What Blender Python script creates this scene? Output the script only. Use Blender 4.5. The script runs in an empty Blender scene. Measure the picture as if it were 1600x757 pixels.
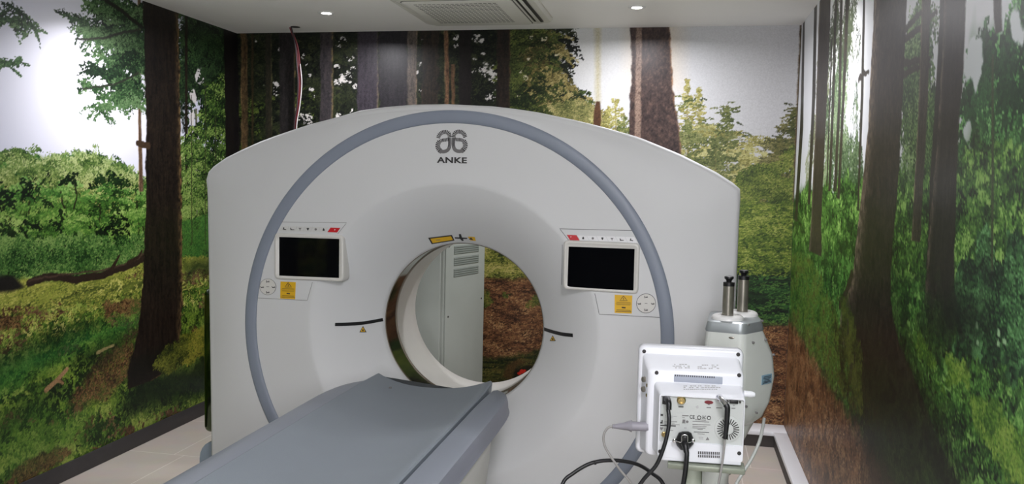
import bpy, bmesh, math, random
import numpy as np
from mathutils import Vector, Matrix

random.seed(4)
RNG = np.random.default_rng(7)
scene = bpy.context.scene
COL = scene.collection
PI = math.pi

# ------------------------------------------------------------------ camera
F_PX, YAW, PITCH, ROLL = 1314.6, .1968, .0687, -.0218
CAM = Vector((0, 0, 1.5))
_cy, _sy, _cp, _sp = math.cos(YAW), math.sin(YAW), math.cos(PITCH), math.sin(PITCH)
FWD = Vector((-_sy * _cp, _cy * _cp, -_sp))
_r = Vector((_cy, _sy, 0)); _u = _r.cross(FWD)
RIGHT = _r * math.cos(ROLL) - _u * math.sin(ROLL)
UP = _r * math.sin(ROLL) + _u * math.cos(ROLL)
cam_data = bpy.data.cameras.new('camera')
cam_data.sensor_fit = 'HORIZONTAL'; cam_data.sensor_width = 36
cam_data.lens = 36 * F_PX / 1600; cam_data.clip_start = .02
cam = bpy.data.objects.new('camera', cam_data); COL.objects.link(cam)
cam.matrix_world = Matrix.Translation(CAM) @ Matrix((RIGHT, UP, -FWD)).transposed().to_4x4()
scene.camera = cam


def ray(px, py):
    return FWD + RIGHT * ((px - 800) / F_PX) - UP * ((py - 378.5) / F_PX)


def at_y(px, py, y):
    """point of the room at depth y that was measured at (px, py) in the photograph"""
    d = ray(px, py); return CAM + d * (y / d.y)


def at_x(px, py, x):
    d = ray(px, py); return CAM + d * (x / d.x)


def at_z(px, py, z):
    d = ray(px, py); return CAM + d * ((z - CAM.z) / d.z)


# ------------------------------------------------------------------ materials
def lin(c):
    return tuple(((v / 12.92) if v <= .04045 else ((v + .055) / 1.055) ** 2.4) for v in c)


def rgb(r, g, b):
    return lin((r / 255, g / 255, b / 255))


def mat(name, col, rough=.5, metal=0., spec=.5, coat=0., var=.05, vscale=6., bump=0., bscale=200., trans=0., alpha=1.):
    m = bpy.data.materials.new(name); m.use_nodes = True
    nt = m.node_tree; N = nt.nodes; L = nt.links
    b = N['Principled BSDF']
    tc = N.new('ShaderNodeTexCoord'); nz = N.new('ShaderNodeTexNoise')
    nz.inputs['Scale'].default_value = vscale; nz.inputs['Detail'].default_value = 4
    L.new(tc.outputs['Object'], nz.inputs['Vector'])
    rp = N.new('ShaderNodeValToRGB')
    lo = [max(0, c * (1 - var)) for c in col]; hi = [min(1, c * (1 + var)) for c in col]
    rp.color_ramp.elements[0].position = .35; rp.color_ramp.elements[1].position = .65
    rp.color_ramp.elements[0].color = (*lo, 1); rp.color_ramp.elements[1].color = (*hi, 1)
    L.new(nz.outputs['Fac'], rp.inputs['Fac']); L.new(rp.outputs['Color'], b.inputs['Base Color'])
    b.inputs['Roughness'].default_value = rough; b.inputs['Metallic'].default_value = metal
    b.inputs['Specular IOR Level'].default_value = spec
    b.inputs['Coat Weight'].default_value = coat; b.inputs['Coat Roughness'].default_value = .08
    b.inputs['Transmission Weight'].default_value = trans
    if bump:
        n2 = N.new('ShaderNodeTexNoise'); n2.inputs['Scale'].default_value = bscale
        L.new(tc.outputs['Object'], n2.inputs['Vector'])
        bp = N.new('ShaderNodeBump'); bp.inputs['Strength'].default_value = bump; bp.inputs['Distance'].default_value = .002
        L.new(n2.outputs['Fac'], bp.inputs['Height']); L.new(bp.outputs['Normal'], b.inputs['Normal'])
    return m


def emit(name, col, strength):
    m = bpy.data.materials.new(name); m.use_nodes = True
    nt = m.node_tree; b = nt.nodes['Principled BSDF']
    b.inputs['Base Color'].default_value = (*col, 1)
    b.inputs['Emission Color'].default_value = (*col, 1); b.inputs['Emission Strength'].default_value = strength
    return m


M = dict(
    cabl=mat('cabinet_louvre_grey', rgb(128, 134, 128), .5),
    shell=mat('gantry_shell_white', rgb(211, 212, 213), .5, coat=0., var=.012, vscale=1.5),
    shell_in=mat('gantry_liner_white', rgb(214, 212, 207), .3, var=.012),
    ring=mat('accent_blue_grey', rgb(132, 140, 154), .42, var=.02),
    band=mat('scan_window_dark', rgb(38, 34, 30), .06, coat=1., var=.3, vscale=9),
    rim=mat('bronze_rim', rgb(120, 112, 98), .3, metal=.6),
    mirror=mat('polished_dark_green', rgb(90, 100, 80), .07, metal=1., var=.2),
    base=mat('base_blue_grey', rgb(138, 152, 165), .4),
    line=mat('seam_dark_grey', rgb(92, 92, 92), .6),
    line2=mat('seam_mid_grey', rgb(140, 140, 138), .6),
    key=mat('key_white', rgb(232, 232, 234), .35, var=.01),
    keyl=mat('key_pale_grey', rgb(206, 206, 204), .35, var=.01),
    red=mat('red_plastic', rgb(196, 24, 34), .35),
    black=mat('black_plastic', rgb(22, 22, 24), .4, var=.15),
    glass=mat('black_screen_glass', rgb(8, 9, 12), .04, spec=.3, var=.1),
    yellow=mat('yellow_label', rgb(224, 176, 26), .5),
    ink=mat('dark_ink', rgb(48, 46, 46), .6, var=.1),
    inkg=mat('grey_ink', rgb(118, 116, 116), .6, var=.1),
    inkf=mat('faded_ink', rgb(176, 176, 178), .6, var=.05),
    pad=mat('cradle_grey', rgb(132, 140, 148), .5, var=.03, vscale=3, bump=.15, bscale=350),
    cover=mat('table_cover_grey', rgb(136, 142, 153), .42, var=.02, vscale=3),
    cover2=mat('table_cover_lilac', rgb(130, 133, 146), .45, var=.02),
    tbody=mat('table_body_white', rgb(212, 211, 208), .4, var=.015),
    cab=mat('cabinet_sage_grey', rgb(158, 163, 157), .45, var=.02, bump=.1, bscale=500),
    cabd=mat('cabinet_vent_dark', rgb(120, 128, 122), .6),
    mon=mat('monitor_white', rgb(226, 228, 234), .35, var=.01),
    mong=mat('monitor_panel_grey', rgb(190, 194, 192), .45, var=.02),
    monrec=mat('monitor_recess_shade', rgb(160, 166, 180), .5),
    steel=mat('brushed_steel', rgb(150, 146, 136), .33, metal=.7, var=.1, vscale=30),
    brass=mat('brass', rgb(190, 170, 120), .3, metal=1.),
    chrome=mat('chrome', rgb(215, 215, 218), .12, metal=1.),
    rubber=mat('black_rubber', rgb(24, 25, 28), .42, var=.15),
    inj=mat('injector_white', rgb(216, 220, 215), .35, coat=.3, var=.015),
    injg=mat('injector_silver_grey', rgb(156, 162, 164), .35, metal=.35, var=.03),
    lab=mat('blue_grey_label', rgb(128, 158, 176), .4),
    greyplug=mat('grey_plug', rgb(140, 138, 146), .45),
    greycord=mat('grey_cord', rgb(150, 148, 146), .45),
    tube=mat('clear_tube', rgb(196, 200, 196), .2, var=.05),
    pole=mat('pole_olive_grey', rgb(140, 146, 132), .4, metal=.3),
    white=mat('white_metal', rgb(228, 228, 226), .35, var=.015),
    acw=mat('ac_cream', rgb(206, 204, 196), .45, var=.02),
    acd=mat('ac_dark', rgb(40, 40, 38), .6),
    acm=mat('ac_hole_grey', rgb(92, 92, 88), .7),
    wirer=mat('red_wire', rgb(110, 30, 38), .45),
    wirek=mat('dark_wire', rgb(40, 26, 30), .45),
    wirew=mat('white_wire', rgb(205, 200, 200), .45),
    skirt=mat('black_skirting', rgb(50, 48, 50), .5, var=.12),
    duct=mat('white_trunking', rgb(232, 234, 238), .3, var=.01),
    ductd=mat('trunking_dark_face', rgb(58, 54, 52), .6, var=.1),
    lamp=emit('lamp_lens', (1, .96, .9), 30),
)


# ------------------------------------------------------------------ helpers
def setp(o, label=None, cat=None, group=None, kind=None):
    if label: o['label'] = label
    if cat: o['category'] = cat
    if group: o['group'] = group
    if kind: o['kind'] = kind
    return o


def empty(name, loc=(0, 0, 0), rz=0., rx=0.):
    o = bpy.data.objects.new(name, None); COL.objects.link(o)
    o.empty_display_size = .05
    o.location = loc; o.rotation_euler = (rx, 0, rz)
    return o


def link(name, me, m=None, parent=None, smooth=False, world=True):
    o = bpy.data.objects.new(name, me); COL.objects.link(o)
    if m is not None and not me.materials: me.materials.append(m)
    if smooth:
        for p in me.polygons: p.use_smooth = True
    if parent is not None:
        o.parent = parent
        if world:       # the mesh was given in room coordinates
            o.matrix_parent_inverse = root_world(parent).inverted()
    return o


def root_world(p):
    w = p.matrix_parent_inverse @ p.matrix_basis
    return root_world(p.parent) @ w if p.parent is not None else w


def mesh(name, verts, faces):
    me = bpy.data.meshes.new(name); me.from_pydata([tuple(v) for v in verts], [], faces); me.update(); return me


def fixn(me):
    bm = bmesh.new(); bm.from_mesh(me); bmesh.ops.remove_doubles(bm, verts=bm.verts, dist=1e-6)
    bmesh.ops.recalc_face_normals(bm, faces=bm.faces); bm.to_mesh(me); bm.free(); return me


def autosmooth(me, ang=35):
    bm = bmesh.new(); bm.from_mesh(me)
    for f in bm.faces: f.smooth = True
    for e in bm.edges:
        if len(e.link_faces) == 2 and e.calc_face_angle(0) > math.radians(ang): e.smooth = False
    bm.to_mesh(me); bm.free(); return me


def box(name, lo, hi, m, parent=None, bev=.003, seg=2, world=True):
    bm = bmesh.new(); bmesh.ops.create_cube(bm, size=1)
    for v in bm.verts:
        v.co = Vector([lo[i] if v.co[i] < 0 else hi[i] for i in range(3)])
    if bev: bmesh.ops.bevel(bm, geom=bm.edges[:], offset=bev, segments=seg, profile=.5, affect='EDGES')
    me = bpy.data.meshes.new(name); bm.to_mesh(me); bm.free(); autosmooth(me)
    return link(name, me, m, parent, world=world)


def loft(name, loops, m, parent=None, cap0=True, cap1=True, ang=35, world=True, closed=True):
    n = len(loops[0]); vs = [v for l in loops for v in l]; fs = []
    for i in range(len(loops) - 1):
        for j in range(n if closed else n - 1):
            k = (j + 1) % n
            fs.append((i * n + j, i * n + k, (i + 1) * n + k, (i + 1) * n + j))
    if cap0: fs.append(tuple(range(n))[::-1])
    if cap1: fs.append(tuple((len(loops) - 1) * n + j for j in range(n)))
    me = fixn(mesh(name, vs, fs)); autosmooth(me, ang)
    return link(name, me, m, parent, world=world)


def rrect(x0, x1, z0, z1, r, seg=5):
    """rounded rectangle, list of (a, b)"""
    pts = []
    for cx, cz, a0 in ((x1 - r, z1 - r, 0), (x0 + r, z1 - r, 90), (x0 + r, z0 + r, 180), (x1 - r, z0 + r, 270)):
        for k in range(seg + 1):
            a = math.radians(a0 + 90 * k / seg); pts.append((cx + r * math.cos(a), cz + r * math.sin(a)))
    return pts


def lathe(name, prof, origin, axis, m, parent=None, n=40, ang=35, world=True, cap=True):
    """prof: (radius, distance along axis)"""
    ax = Vector(axis).normalized(); t = Vector((0, 0, 1)) if abs(ax.z) < .9 else Vector((1, 0, 0))
    e1 = ax.cross(t).normalized(); e2 = ax.cross(e1); o = Vector(origin)
    loops = [[o + ax * h + (e1 * math.cos(2 * PI * k / n) + e2 * math.sin(2 * PI * k / n)) * max(r, 1e-5) for k in range(n)] for r, h in prof]
    return loft(name, loops, m, parent, cap, cap, ang, world)


def catmull(pts, n=8):
    P = [Vector(p) for p in pts]; P = [P[0] * 2 - P[1]] + P + [P[-1] * 2 - P[-2]]; out = []
    for i in range(1, len(P) - 2):
        for k in range(n):
            t = k / n; a, b, c, d = P[i - 1:i + 3]
            out.append(.5 * ((2 * b) + (c - a) * t + (2 * a - 5 * b + 4 * c - d) * t * t + (3 * b - a - 3 * c + d) * t ** 3))
    out.append(P[-2]); return out


def tube(name, pts, r, m, parent=None, n=10, sm=8, world=True):
    C = catmull(pts, sm) if sm else [Vector(p) for p in pts]
    rs = r if callable(r) else (lambda t: r)
    loops = []; up = None
    for i, p in enumerate(C):
        d = (C[min(i + 1, len(C) - 1)] - C[max(i - 1, 0)]).normalized()
        if up is None: up = d.orthogonal().normalized()
        up = (up - d * up.dot(d)).normalized(); s = d.cross(up); q = rs(i / (len(C) - 1))
        loops.append([p + (up * math.cos(2 * PI * k / n) + s * math.sin(2 * PI * k / n)) * q for k in range(n)])
    return loft(name, loops, m, parent, ang=60, world=world)
GAIN = (.96, .85, 1.1)   # ink reflectance of the three prints
LCOL = (.985, .968, 1.015); PW_FAR = 15; PW_SIDE = 8.5; PW = 27; PW_FILL_WIN = 34; EXPOSURE = 0.25
# ------------------------------------------------------------------ the room
XL, XR, YB, YF, H = -2.92, .651, 5.18, -1.9, 2.457


def node_floor():
    m = bpy.data.materials.new('beige_floor_tiles'); m.use_nodes = True
    nt = m.node_tree; N = nt.nodes; L = nt.links; b = N['Principled BSDF']
    g = N.new('ShaderNodeNewGeometry'); mp = N.new('ShaderNodeMapping'); mp.inputs['Location'].default_value = (2.58, -4.02, 0)
    L.new(g.outputs['Position'], mp.inputs['Vector'])
    br = N.new('ShaderNodeTexBrick'); br.offset = .1; br.offset_frequency = 2
    br.inputs['Scale'].default_value = 1; br.inputs['Brick Width'].default_value = .6; br.inputs['Row Height'].default_value = .6
    br.inputs['Mortar Size'].default_value = .0025; br.inputs['Mortar Smooth'].default_value = .2
    br.inputs['Color1'].default_value = (*rgb(190, 181, 171), 1); br.inputs['Color2'].default_value = (*rgb(186, 177, 168), 1)
    br.inputs['Mortar'].default_value = (*rgb(222, 216, 208), 1)
    L.new(mp.outputs['Vector'], br.inputs['Vector'])
    nz = N.new('ShaderNodeTexNoise'); nz.inputs['Scale'].default_value = 9; nz.inputs['Detail'].default_value = 8
    L.new(g.outputs['Position'], nz.inputs['Vector'])
    mx = N.new('ShaderNodeMixRGB'); mx.blend_type = 'MULTIPLY'; mx.inputs['Fac'].default_value = .16
    L.new(br.outputs['Color'], mx.inputs['Color1']); L.new(nz.outputs['Color'], mx.inputs['Color2'])
    L.new(mx.outputs['Color'], b.inputs['Base Color']); b.inputs['Roughness'].default_value = .3
    return m


def node_mural():
    """printed wallpaper: the print is the wall mesh's own colour layer, broken up by a fine print grain"""
    m = bpy.data.materials.new('forest_mural_print'); m.use_nodes = True
    nt = m.node_tree; N = nt.nodes; L = nt.links; b = N['Principled BSDF']
    at = N.new('ShaderNodeAttribute'); at.attribute_name = 'print'
    g = N.new('ShaderNodeNewGeometry')
    nz = N.new('ShaderNodeTexNoise'); nz.inputs['Scale'].default_value = 130; nz.inputs['Detail'].default_value = 5
    nz.inputs['Roughness'].default_value = .7
    L.new(g.outputs['Position'], nz.inputs['Vector'])
    mr = N.new('ShaderNodeMapRange'); mr.inputs['From Min'].default_value = .3; mr.inputs['From Max'].default_value = .7
    mr.inputs['To Min'].default_value = .6; mr.inputs['To Max'].default_value = 1.45
    L.new(nz.outputs['Fac'], mr.inputs['Value'])
    # grain only where the print is coloured: bare sky stays smooth
    hsv = N.new('ShaderNodeSeparateColor'); hsv.mode = 'HSV'; L.new(at.outputs['Color'], hsv.inputs['Color'])
    fr = N.new('ShaderNodeMapRange'); fr.inputs['From Min'].default_value = .3; fr.inputs['From Max'].default_value = .6
    fr.inputs['To Min'].default_value = 1; fr.inputs['To Max'].default_value = 0
    L.new(hsv.outputs['Blue'], fr.inputs['Value'])
    mix = N.new('ShaderNodeMixRGB'); mix.blend_type = 'MULTIPLY'
    L.new(fr.outputs['Result'], mix.inputs['Fac']); L.new(at.outputs['Color'], mix.inputs['Color1']); L.new(mr.outputs['Result'], mix.inputs['Color2'])
    L.new(mix.outputs['Color'], b.inputs['Base Color'])
    b.inputs['Roughness'].default_value = .38; b.inputs['Specular IOR Level'].default_value = .22
    return m


class Mural:
    """a wallpaper print: a colour grid in the wall's own metres (u along the wall, v = height)"""

    def __init__(s, u0, u1, du, conv, seed):
        s.u0, s.du = u0, du
        s.nu = int(round((u1 - u0) / du)) + 1; s.nv = int(round(H / du)) + 1; s.dv = H / (s.nv - 1)
        s.U, s.V = np.meshgrid(u0 + np.arange(s.nu) * du, np.arange(s.nv) * s.dv)
        s.C = np.zeros((s.nv, s.nu, 3), np.float32); s.conv = conv; s.tk = 1.; s.rng = np.random.default_rng(seed)

    def uv(s, px, py): return s.conv(px, py)

    def noise(s, cu, cv, octs=3, gain=.5):
        out = np.zeros((s.nv, s.nu), np.float32); amp = 1; tot = 0
        for o in range(octs):
            gu = (s.U - s.u0) / cu; gv = s.V / cv
            nx = int(gu.max()) + 3; ny = int(gv.max()) + 3
            G = s.rng.random((ny, nx)).astype(np.float32)
            ix = gu[0].astype(int); iy = gv[:, 0].astype(int)
            fx = gu[0] - ix; fy = gv[:, 0] - iy; fx = fx * fx * (3 - 2 * fx); fy = (fy * fy * (3 - 2 * fy))[:, None]
            A = G[np.ix_(iy, ix)]; B = G[np.ix_(iy, ix + 1)]; Cc = G[np.ix_(iy + 1, ix)]; D = G[np.ix_(iy + 1, ix + 1)]
            out += amp * ((A * (1 - fx) + B * fx) * (1 - fy) + (Cc * (1 - fx) + D * fx) * fy)
            tot += amp; amp *= gain; cu /= 2.03; cv /= 2.03
            if cu < s.du * .9 and cv < s.du * .9: break
        return out / tot

    def over(s, col, a):
        col = np.asarray(col, np.float32); a = np.clip(a, 0, 1)[..., None]
        s.C += (col - s.C) * a

    def shade(s, cols, f):
        """palette lookup by a 0-1 field; cols in 0-255"""
        cols = np.asarray(cols, np.float32) / 255; f = np.clip(f, 0, .9999) * (len(cols) - 1); i = f.astype(int); f = (f - i)[..., None]
        return cols[i] * (1 - f) + cols[i + 1] * f

    def poly(s, pts, feather=.01, rough=0., cell=.05, jit=None):
        P = np.array([s.uv(*p) for p in pts]); U, V = s.U, s.V
        if rough:
            U = U + (s.noise(cell, cell, 3) - .5) * 2 * rough; V = V + (s.noise(cell, cell, 3) - .5) * 2 * rough
        ins = np.zeros(U.shape, bool); d = np.full(U.shape, 1e9, np.float32)
        for i in range(len(P)):
            a, b = P[i], P[(i + 1) % len(P)]
            if abs(b[1] - a[1]) > 1e-9:
                c = ((a[1] > V) != (b[1] > V)) & (U < (b[0] - a[0]) * (V - a[1]) / (b[1] - a[1]) + a[0]); ins ^= c
            e = b - a; t = np.clip(((U - a[0]) * e[0] + (V - a[1]) * e[1]) / (e @ e + 1e-12), 0, 1)
            d = np.minimum(d, np.hypot(U - a[0] - t * e[0], V - a[1] - t * e[1]))
        return np.clip(np.where(ins, d, -d) / feather * .5 + .5, 0, 1)

    def trunk(s, rows, cols, rim=None, rimc=(120, 100, 70), rough=.004, streak=(.012, .3), feather=.004, fade=None, rimw=.2):
        """rows: (py, px_left, px_right) from top to bottom"""
        a = np.array([s.uv(x0, y) for y, x0, x1 in rows]); b = np.array([s.uv(x1, y) for y, x0, x1 in rows])
        flip = a[0, 0] > b[0, 0]
        if flip: a, b = b, a
        V = s.V[:, 0]
        oa = np.argsort(a[:, 1]); ob = np.argsort(b[:, 1])
        L_ = np.interp(V, a[oa, 1], a[oa, 0])[:, None]; R_ = np.interp(V, b[ob, 1], b[ob, 0])[:, None]
        top = max(a[:, 1].max(), b[:, 1].max()); bot = min(a[:, 1].min(), b[:, 1].min())
        n = (s.noise(.03, .05, 3) - .5) * 2 * rough * 2; n2 = (s.noise(.03, .05, 3) - .5) * 2 * rough * 2
        dist = np.minimum(s.U - L_ + n, R_ - s.U + n2)
        al = np.clip(dist / feather * .5 + .5, 0, 1)
        al = al * ((s.V <= (top if top < H - .08 else 9)) & (s.V >= bot))
        if fade is not None: al = al * fade
        f = s.noise(streak[0], streak[1] / 3, 3, .65) * .55 + s.noise(.008, .012, 2) * .45
        c = s.shade(np.asarray(cols, np.float32) * s.tk, (f - .22) * 1.8)
        if rim:
            w = np.maximum(R_ - L_, 1e-4); x = (s.U - L_) / w
            if flip: x = 1 - x
            g = np.clip(1 - (x if rim == 'l' else 1 - x) / rimw, 0, 1) ** 1.2 if rim in 'lr' else np.clip(1 - np.minimum(x, 1 - x) / rimw, 0, 1) ** 1.2
            g = g * np.clip(s.noise(.012, .02, 2) * 1.9 - .3, 0, 1)
            c = c + (np.array(rimc, np.float32) / 255 - c) * g[..., None]
        s.C += (c - s.C) * al[..., None]
        return al

    def splat(s, fx, fy, r, aspect, th, col):
        """small leaf marks: centres in grid cells, radius in cells, crisp edges"""
        ix = np.floor(fx).astype(int); iy = np.floor(fy).astype(int); ox = fx - ix; oy = fy - iy
        ca, sa = np.cos(th), np.sin(th); r2 = np.maximum(r * r, .35); K = int(math.ceil(r.max()))
        for dy in range(-K, K + 2):
            for dx in range(-K, K + 2):
                X = dx - ox; Y = dy - oy
                a = X * ca + Y * sa; b = (-X * sa + Y * ca) / aspect
                m = (a * a + b * b) <= r2
                x = ix[m] + dx; y = iy[m] + dy; ok = (x >= 0) & (x < s.nu) & (y >= 0) & (y < s.nv)
                s.C[y[ok], x[ok]] = col[m][ok]

    def pick(s, w, n):
        cdf = np.cumsum(w.ravel()); k = np.searchsorted(cdf, s.rng.random(n) * cdf[-1]); k = np.minimum(k, cdf.size - 1)
        return np.unravel_index(k, w.shape)

    def tone(s, cols, f):
        P = np.asarray(cols, np.float32) / 255; t = np.clip(f, 0, .999) * (len(P) - 1); j = t.astype(int); t = (t - j)[:, None]
        return P[j] * (1 - t) + P[np.minimum(j + 1, len(P) - 1)] * t

    def leaves(s, region, n, size, cols, aspect=.4, ang=0., jit=.6, clump=.0, cell=.12, cellv=None, shade_cell=.1, soft=1., bias=0.):
        """scatter n*2 small leaf marks over a region (mask 0-1); size in metres"""
        w = region.copy(); n = int(n * 2.1); size = size * .62
        if clump > 0:
            nf = s.noise(cell, cellv or cell, 3); w = w * np.clip((nf - clump) / .06, 0, 1)
        if w.sum() < 1: return
        iy, ix = s.pick(w, n); sf = s.noise(shade_cell, shade_cell * .6, 3)
        f = (sf[iy, ix] - .5) * 1.5 + .5 + bias + s.rng.normal(0, .25, n)
        r = size * s.rng.uniform(.5, 1.4, n) / s.du
        if callable(soft): r = r * soft(s.V[iy, ix])
        s.splat(ix + s.rng.random(n), iy + s.rng.random(n), r, aspect, ang + s.rng.normal(0, jit, n), s.tone(cols, f))

    def sprays(s, region, n, length, per, size, cols, ang=0., jit=.35, spread=.16, droop=.35, aspect=.4, leaf_ang=0., bias=0., scale=None, two=True, twig=None, mod=1.0, mc=(.13, .045)):
        """n leafy twigs: leaves strung along short drooping arcs, each twig with a tone of its own"""
        if region.sum() < 1: return
        iy, ix = s.pick(region, n); sc = scale(s.V[iy, ix]) if scale is not None else np.ones(n)
        L = length * s.rng.uniform(.5, 1.25, n) * sc / s.du; d = ang + s.rng.normal(0, jit, n)
        if two: d = np.where(s.rng.random(n) < .5, d, PI - d)
        t = s.rng.random((n, per)) ** .8; lat = s.rng.normal(0, spread, (n, per)) * (1 - t * .55) * L[:, None]
        cx = np.cos(d)[:, None]; cyy = np.sin(d)[:, None]
        X = ix[:, None] + cx * t * L[:, None] - cyy * lat; Y = iy[:, None] + cyy * t * L[:, None] + cx * lat - droop * t * t * L[:, None]
        md = (s.noise(mc[0], mc[1], 3)[iy, ix] - .5) * 2 * mod
        f = ((s.rng.normal(.5 + bias, .15, n) + md)[:, None] + s.rng.normal(0, .17, (n, per)) + np.clip(lat / np.maximum(L[:, None], 1), -.3, .3) * .6)
        r = size * s.rng.uniform(.5, 1.35, (n, per)) * sc[:, None] / s.du
        th = np.where(cx > 0, 1, -1) * (leaf_ang + s.rng.normal(0, .4, (n, per))) + (d[:, None] if leaf_ang == 0 else 0)
        if twig is not None:
            for q in range(7):
                tt = q / 7; s.splat(ix + np.cos(d) * tt * L, iy + np.sin(d) * tt * L - droop * tt * tt * L, np.full(n, .8), 1, d, np.tile(np.array(twig, np.float32) / 255, (n, 1)))
        o = np.argsort(s.rng.random(n)); 
        s.splat(X.ravel(), Y.ravel(), r.ravel(), aspect, th.ravel(), s.tone(cols, f.ravel()))

    def stroke(s, pts, w, col, taper=.3, jit=.0):
        """a branch or twig: a tapering line through photo-measured points; w in metres"""
        P = np.array([s.uv(*p) for p in pts]); ts = np.linspace(0, 1, 60 * (len(P) - 1)); k = np.linspace(0, 1, len(P))
        x = np.interp(ts, k, P[:, 0]); y = np.interp(ts, k, P[:, 1])
        x += np.cumsum(s.rng.normal(0, jit, len(ts))); y += np.cumsum(s.rng.normal(0, jit, len(ts)))
        c = np.array(col, np.float32) / 255
        for xx, yy, t in zip(x, y, ts):
            r = max(w * (1 - (1 - taper) * t) / s.du, .55); cx = (xx - s.u0) / s.du; cy = yy / s.dv
            x0, x1, y0, y1 = int(cx - r), int(cx + r) + 2, int(cy - r), int(cy + r) + 2
            if x0 < 0 or y0 < 0 or x1 > s.nu or y1 > s.nv: continue
            X, Y = np.meshgrid(np.arange(x0, x1) - cx, np.arange(y0, y1) - cy)
            a = np.clip(r - np.hypot(X, Y) + .5, 0, 1)[..., None]
            s.C[y0:y1, x0:x1] += (c - s.C[y0:y1, x0:x1]) * a
# ---------------- what is printed on each wall
def paint_left():
    m = Mural(2.3, YB, .005, lambda px, py: ((lambda p: (p.y, p.z))(at_x(px, py, XL))), 11); m.tk = .64
    full = np.ones_like(m.U, dtype=np.float32)
    # misty sky, palest around one spot and greyer outward
    c = m.uv(150, 135); d = np.hypot((m.U - c[0]) / 1.0, (m.V - c[1]) / .8)
    m.C[:] = m.shade([(250, 250, 255), (242, 242, 252), (222, 223, 236), (196, 198, 214), (176, 178, 194)], d * .9)
    # far bushes
    ybush = [(-900, 225), (-400, 240), (-60, 235), (0, 242), (30, 236), (70, 252), (90, 243), (135, 240), (165, 252), (200, 262), (225, 285), (300, 215), (345, 250), (367, 180), (378, 180), (378, 470), (-900, 470)]
    b = m.poly(ybush, .015, .02, .08)
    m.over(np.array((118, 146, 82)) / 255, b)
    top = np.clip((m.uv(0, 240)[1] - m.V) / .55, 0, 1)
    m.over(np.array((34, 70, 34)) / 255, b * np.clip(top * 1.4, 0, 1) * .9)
    bb = b * (b > .3)
    m.leaves(bb, 12000, .022, [(16, 34, 18), (36, 70, 32), (60, 104, 46), (88, 134, 66)], .4, 0, .6, 0, .1)
    m.sprays(bb * (top > .1), 1500, .10, 26, .010, [(14, 30, 16), (30, 62, 28), (54, 96, 42), (78, 122, 58)], -.1, .4)
    m.sprays(bb * (top < .38), 1500, .085, 24, .0085, [(50, 76, 36), (88, 116, 58), (128, 150, 88), (176, 190, 138)], .15, .5, .2, .4)
    m.sprays(bb * (top > .25) * (top < .8), 520, .15, 40, .0095, [(30, 62, 28), (58, 106, 46), (92, 142, 72), (132, 176, 106)], .12, .3, .09, .25)
    for x, y0, y1 in ((46, 285, 330), (115, 282, 325), (95, 300, 340), (100, 380, 425), (212, 300, 420), (155, 320, 350), (222, 345, 395), (74, 375, 415)):
        m.stroke([(x, y0), (x + 4, (y0 + y1) / 2), (x, y1)], .004, (34, 32, 24), .6, .001)
    m.sprays(bb * (top > .3) * (m.noise(.2, .05, 3) > .5), 420, .13, 44, .0095, [(48, 92, 42), (80, 134, 64), (114, 166, 92), (156, 196, 136)], .12, .3, .08, .2)
    m.sprays(bb * (top > .15) * (m.noise(.2, .045, 3) > .56), 420, .09, 24, .010, [(8, 20, 12), (16, 34, 18), (30, 56, 26)], .1, .4)
    fr_ = m.poly([(-500, 385), (222, 375), (225, 420), (-500, 455)], .02, .02)
    m.sprays(fr_ * 1., 1100, .07, 20, .009, [(24, 54, 28), (50, 94, 50), (82, 130, 76), (124, 166, 112)], .3, .6, .2, .3)
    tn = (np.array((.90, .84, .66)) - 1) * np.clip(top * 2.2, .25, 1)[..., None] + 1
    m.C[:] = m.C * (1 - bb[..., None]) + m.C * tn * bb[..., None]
    # moss floor
    g = m.poly([(-900, 470), (0, 437), (100, 440), (160, 432), (225, 402), (290, 388), (378, 372), (378, 800), (-900, 1400)], .012, .01, .05)
    dep = np.clip((m.uv(100, 435)[1] - m.V) / .95, 0, 1)
    sh = (m.U * .22 + m.V)        # shade bands slope with the ground
    nb = m.noise(.7, .09, 4, .55); nb2 = m.noise(.22, .035, 4, .6)
    # sheared noise: slant upward to the right
    def shear(f, k):
        out = f.copy(); o = ((m.U[0] - m.u0) * k / m.dv).astype(int)
        for j in range(m.nu): out[:, j] = np.roll(f[:, j], o[j])
        return out
    nb = shear(nb, .2); nb2 = shear(nb2, .24)
    f = nb * .62 + nb2 * .38
    near = m.shade([(20, 34, 16), (34, 56, 20), (56, 84, 30), (78, 104, 34), (104, 124, 40)], (f - .27) * 2.1)
    far = m.shade([(52, 62, 26), (96, 104, 44), (136, 142, 58), (158, 158, 72), (172, 168, 84)], (f - .25) * 2)
    t = np.clip(dep * 2.1, 0, 1)[..., None]
    m.C += ((far * (1 - t) + near * t) - m.C) * g[..., None]
    big = 1.
    szf = lambda v: .7 + 1.3 * np.clip((1.05 - v) / 1.0, 0, 1)
    m.leaves(g * (dep < .35), 4500, .02, [(80, 92, 38), (120, 128, 52), (150, 152, 68), (172, 170, 88)], .16, .14, .15, .35, .3, .05, soft=szf, bias=.05)
    m.leaves(g * (dep > .2), 15000, .014, [(24, 44, 18), (44, 74, 26), (74, 104, 36), (104, 134, 48)], .4, .25, .6, .3, .25, .08, soft=szf)
    m.leaves(g * (dep > .35), 9000, .012, [(60, 90, 30), (98, 124, 42), (128, 150, 58)], .4, .3, .8, .5, .22, .07, soft=szf)
    m.leaves(g, 2600, .018, [(58, 42, 26), (92, 66, 44), (120, 92, 66)], .25, .2, .5, .63, .3, .08, soft=szf)
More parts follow.
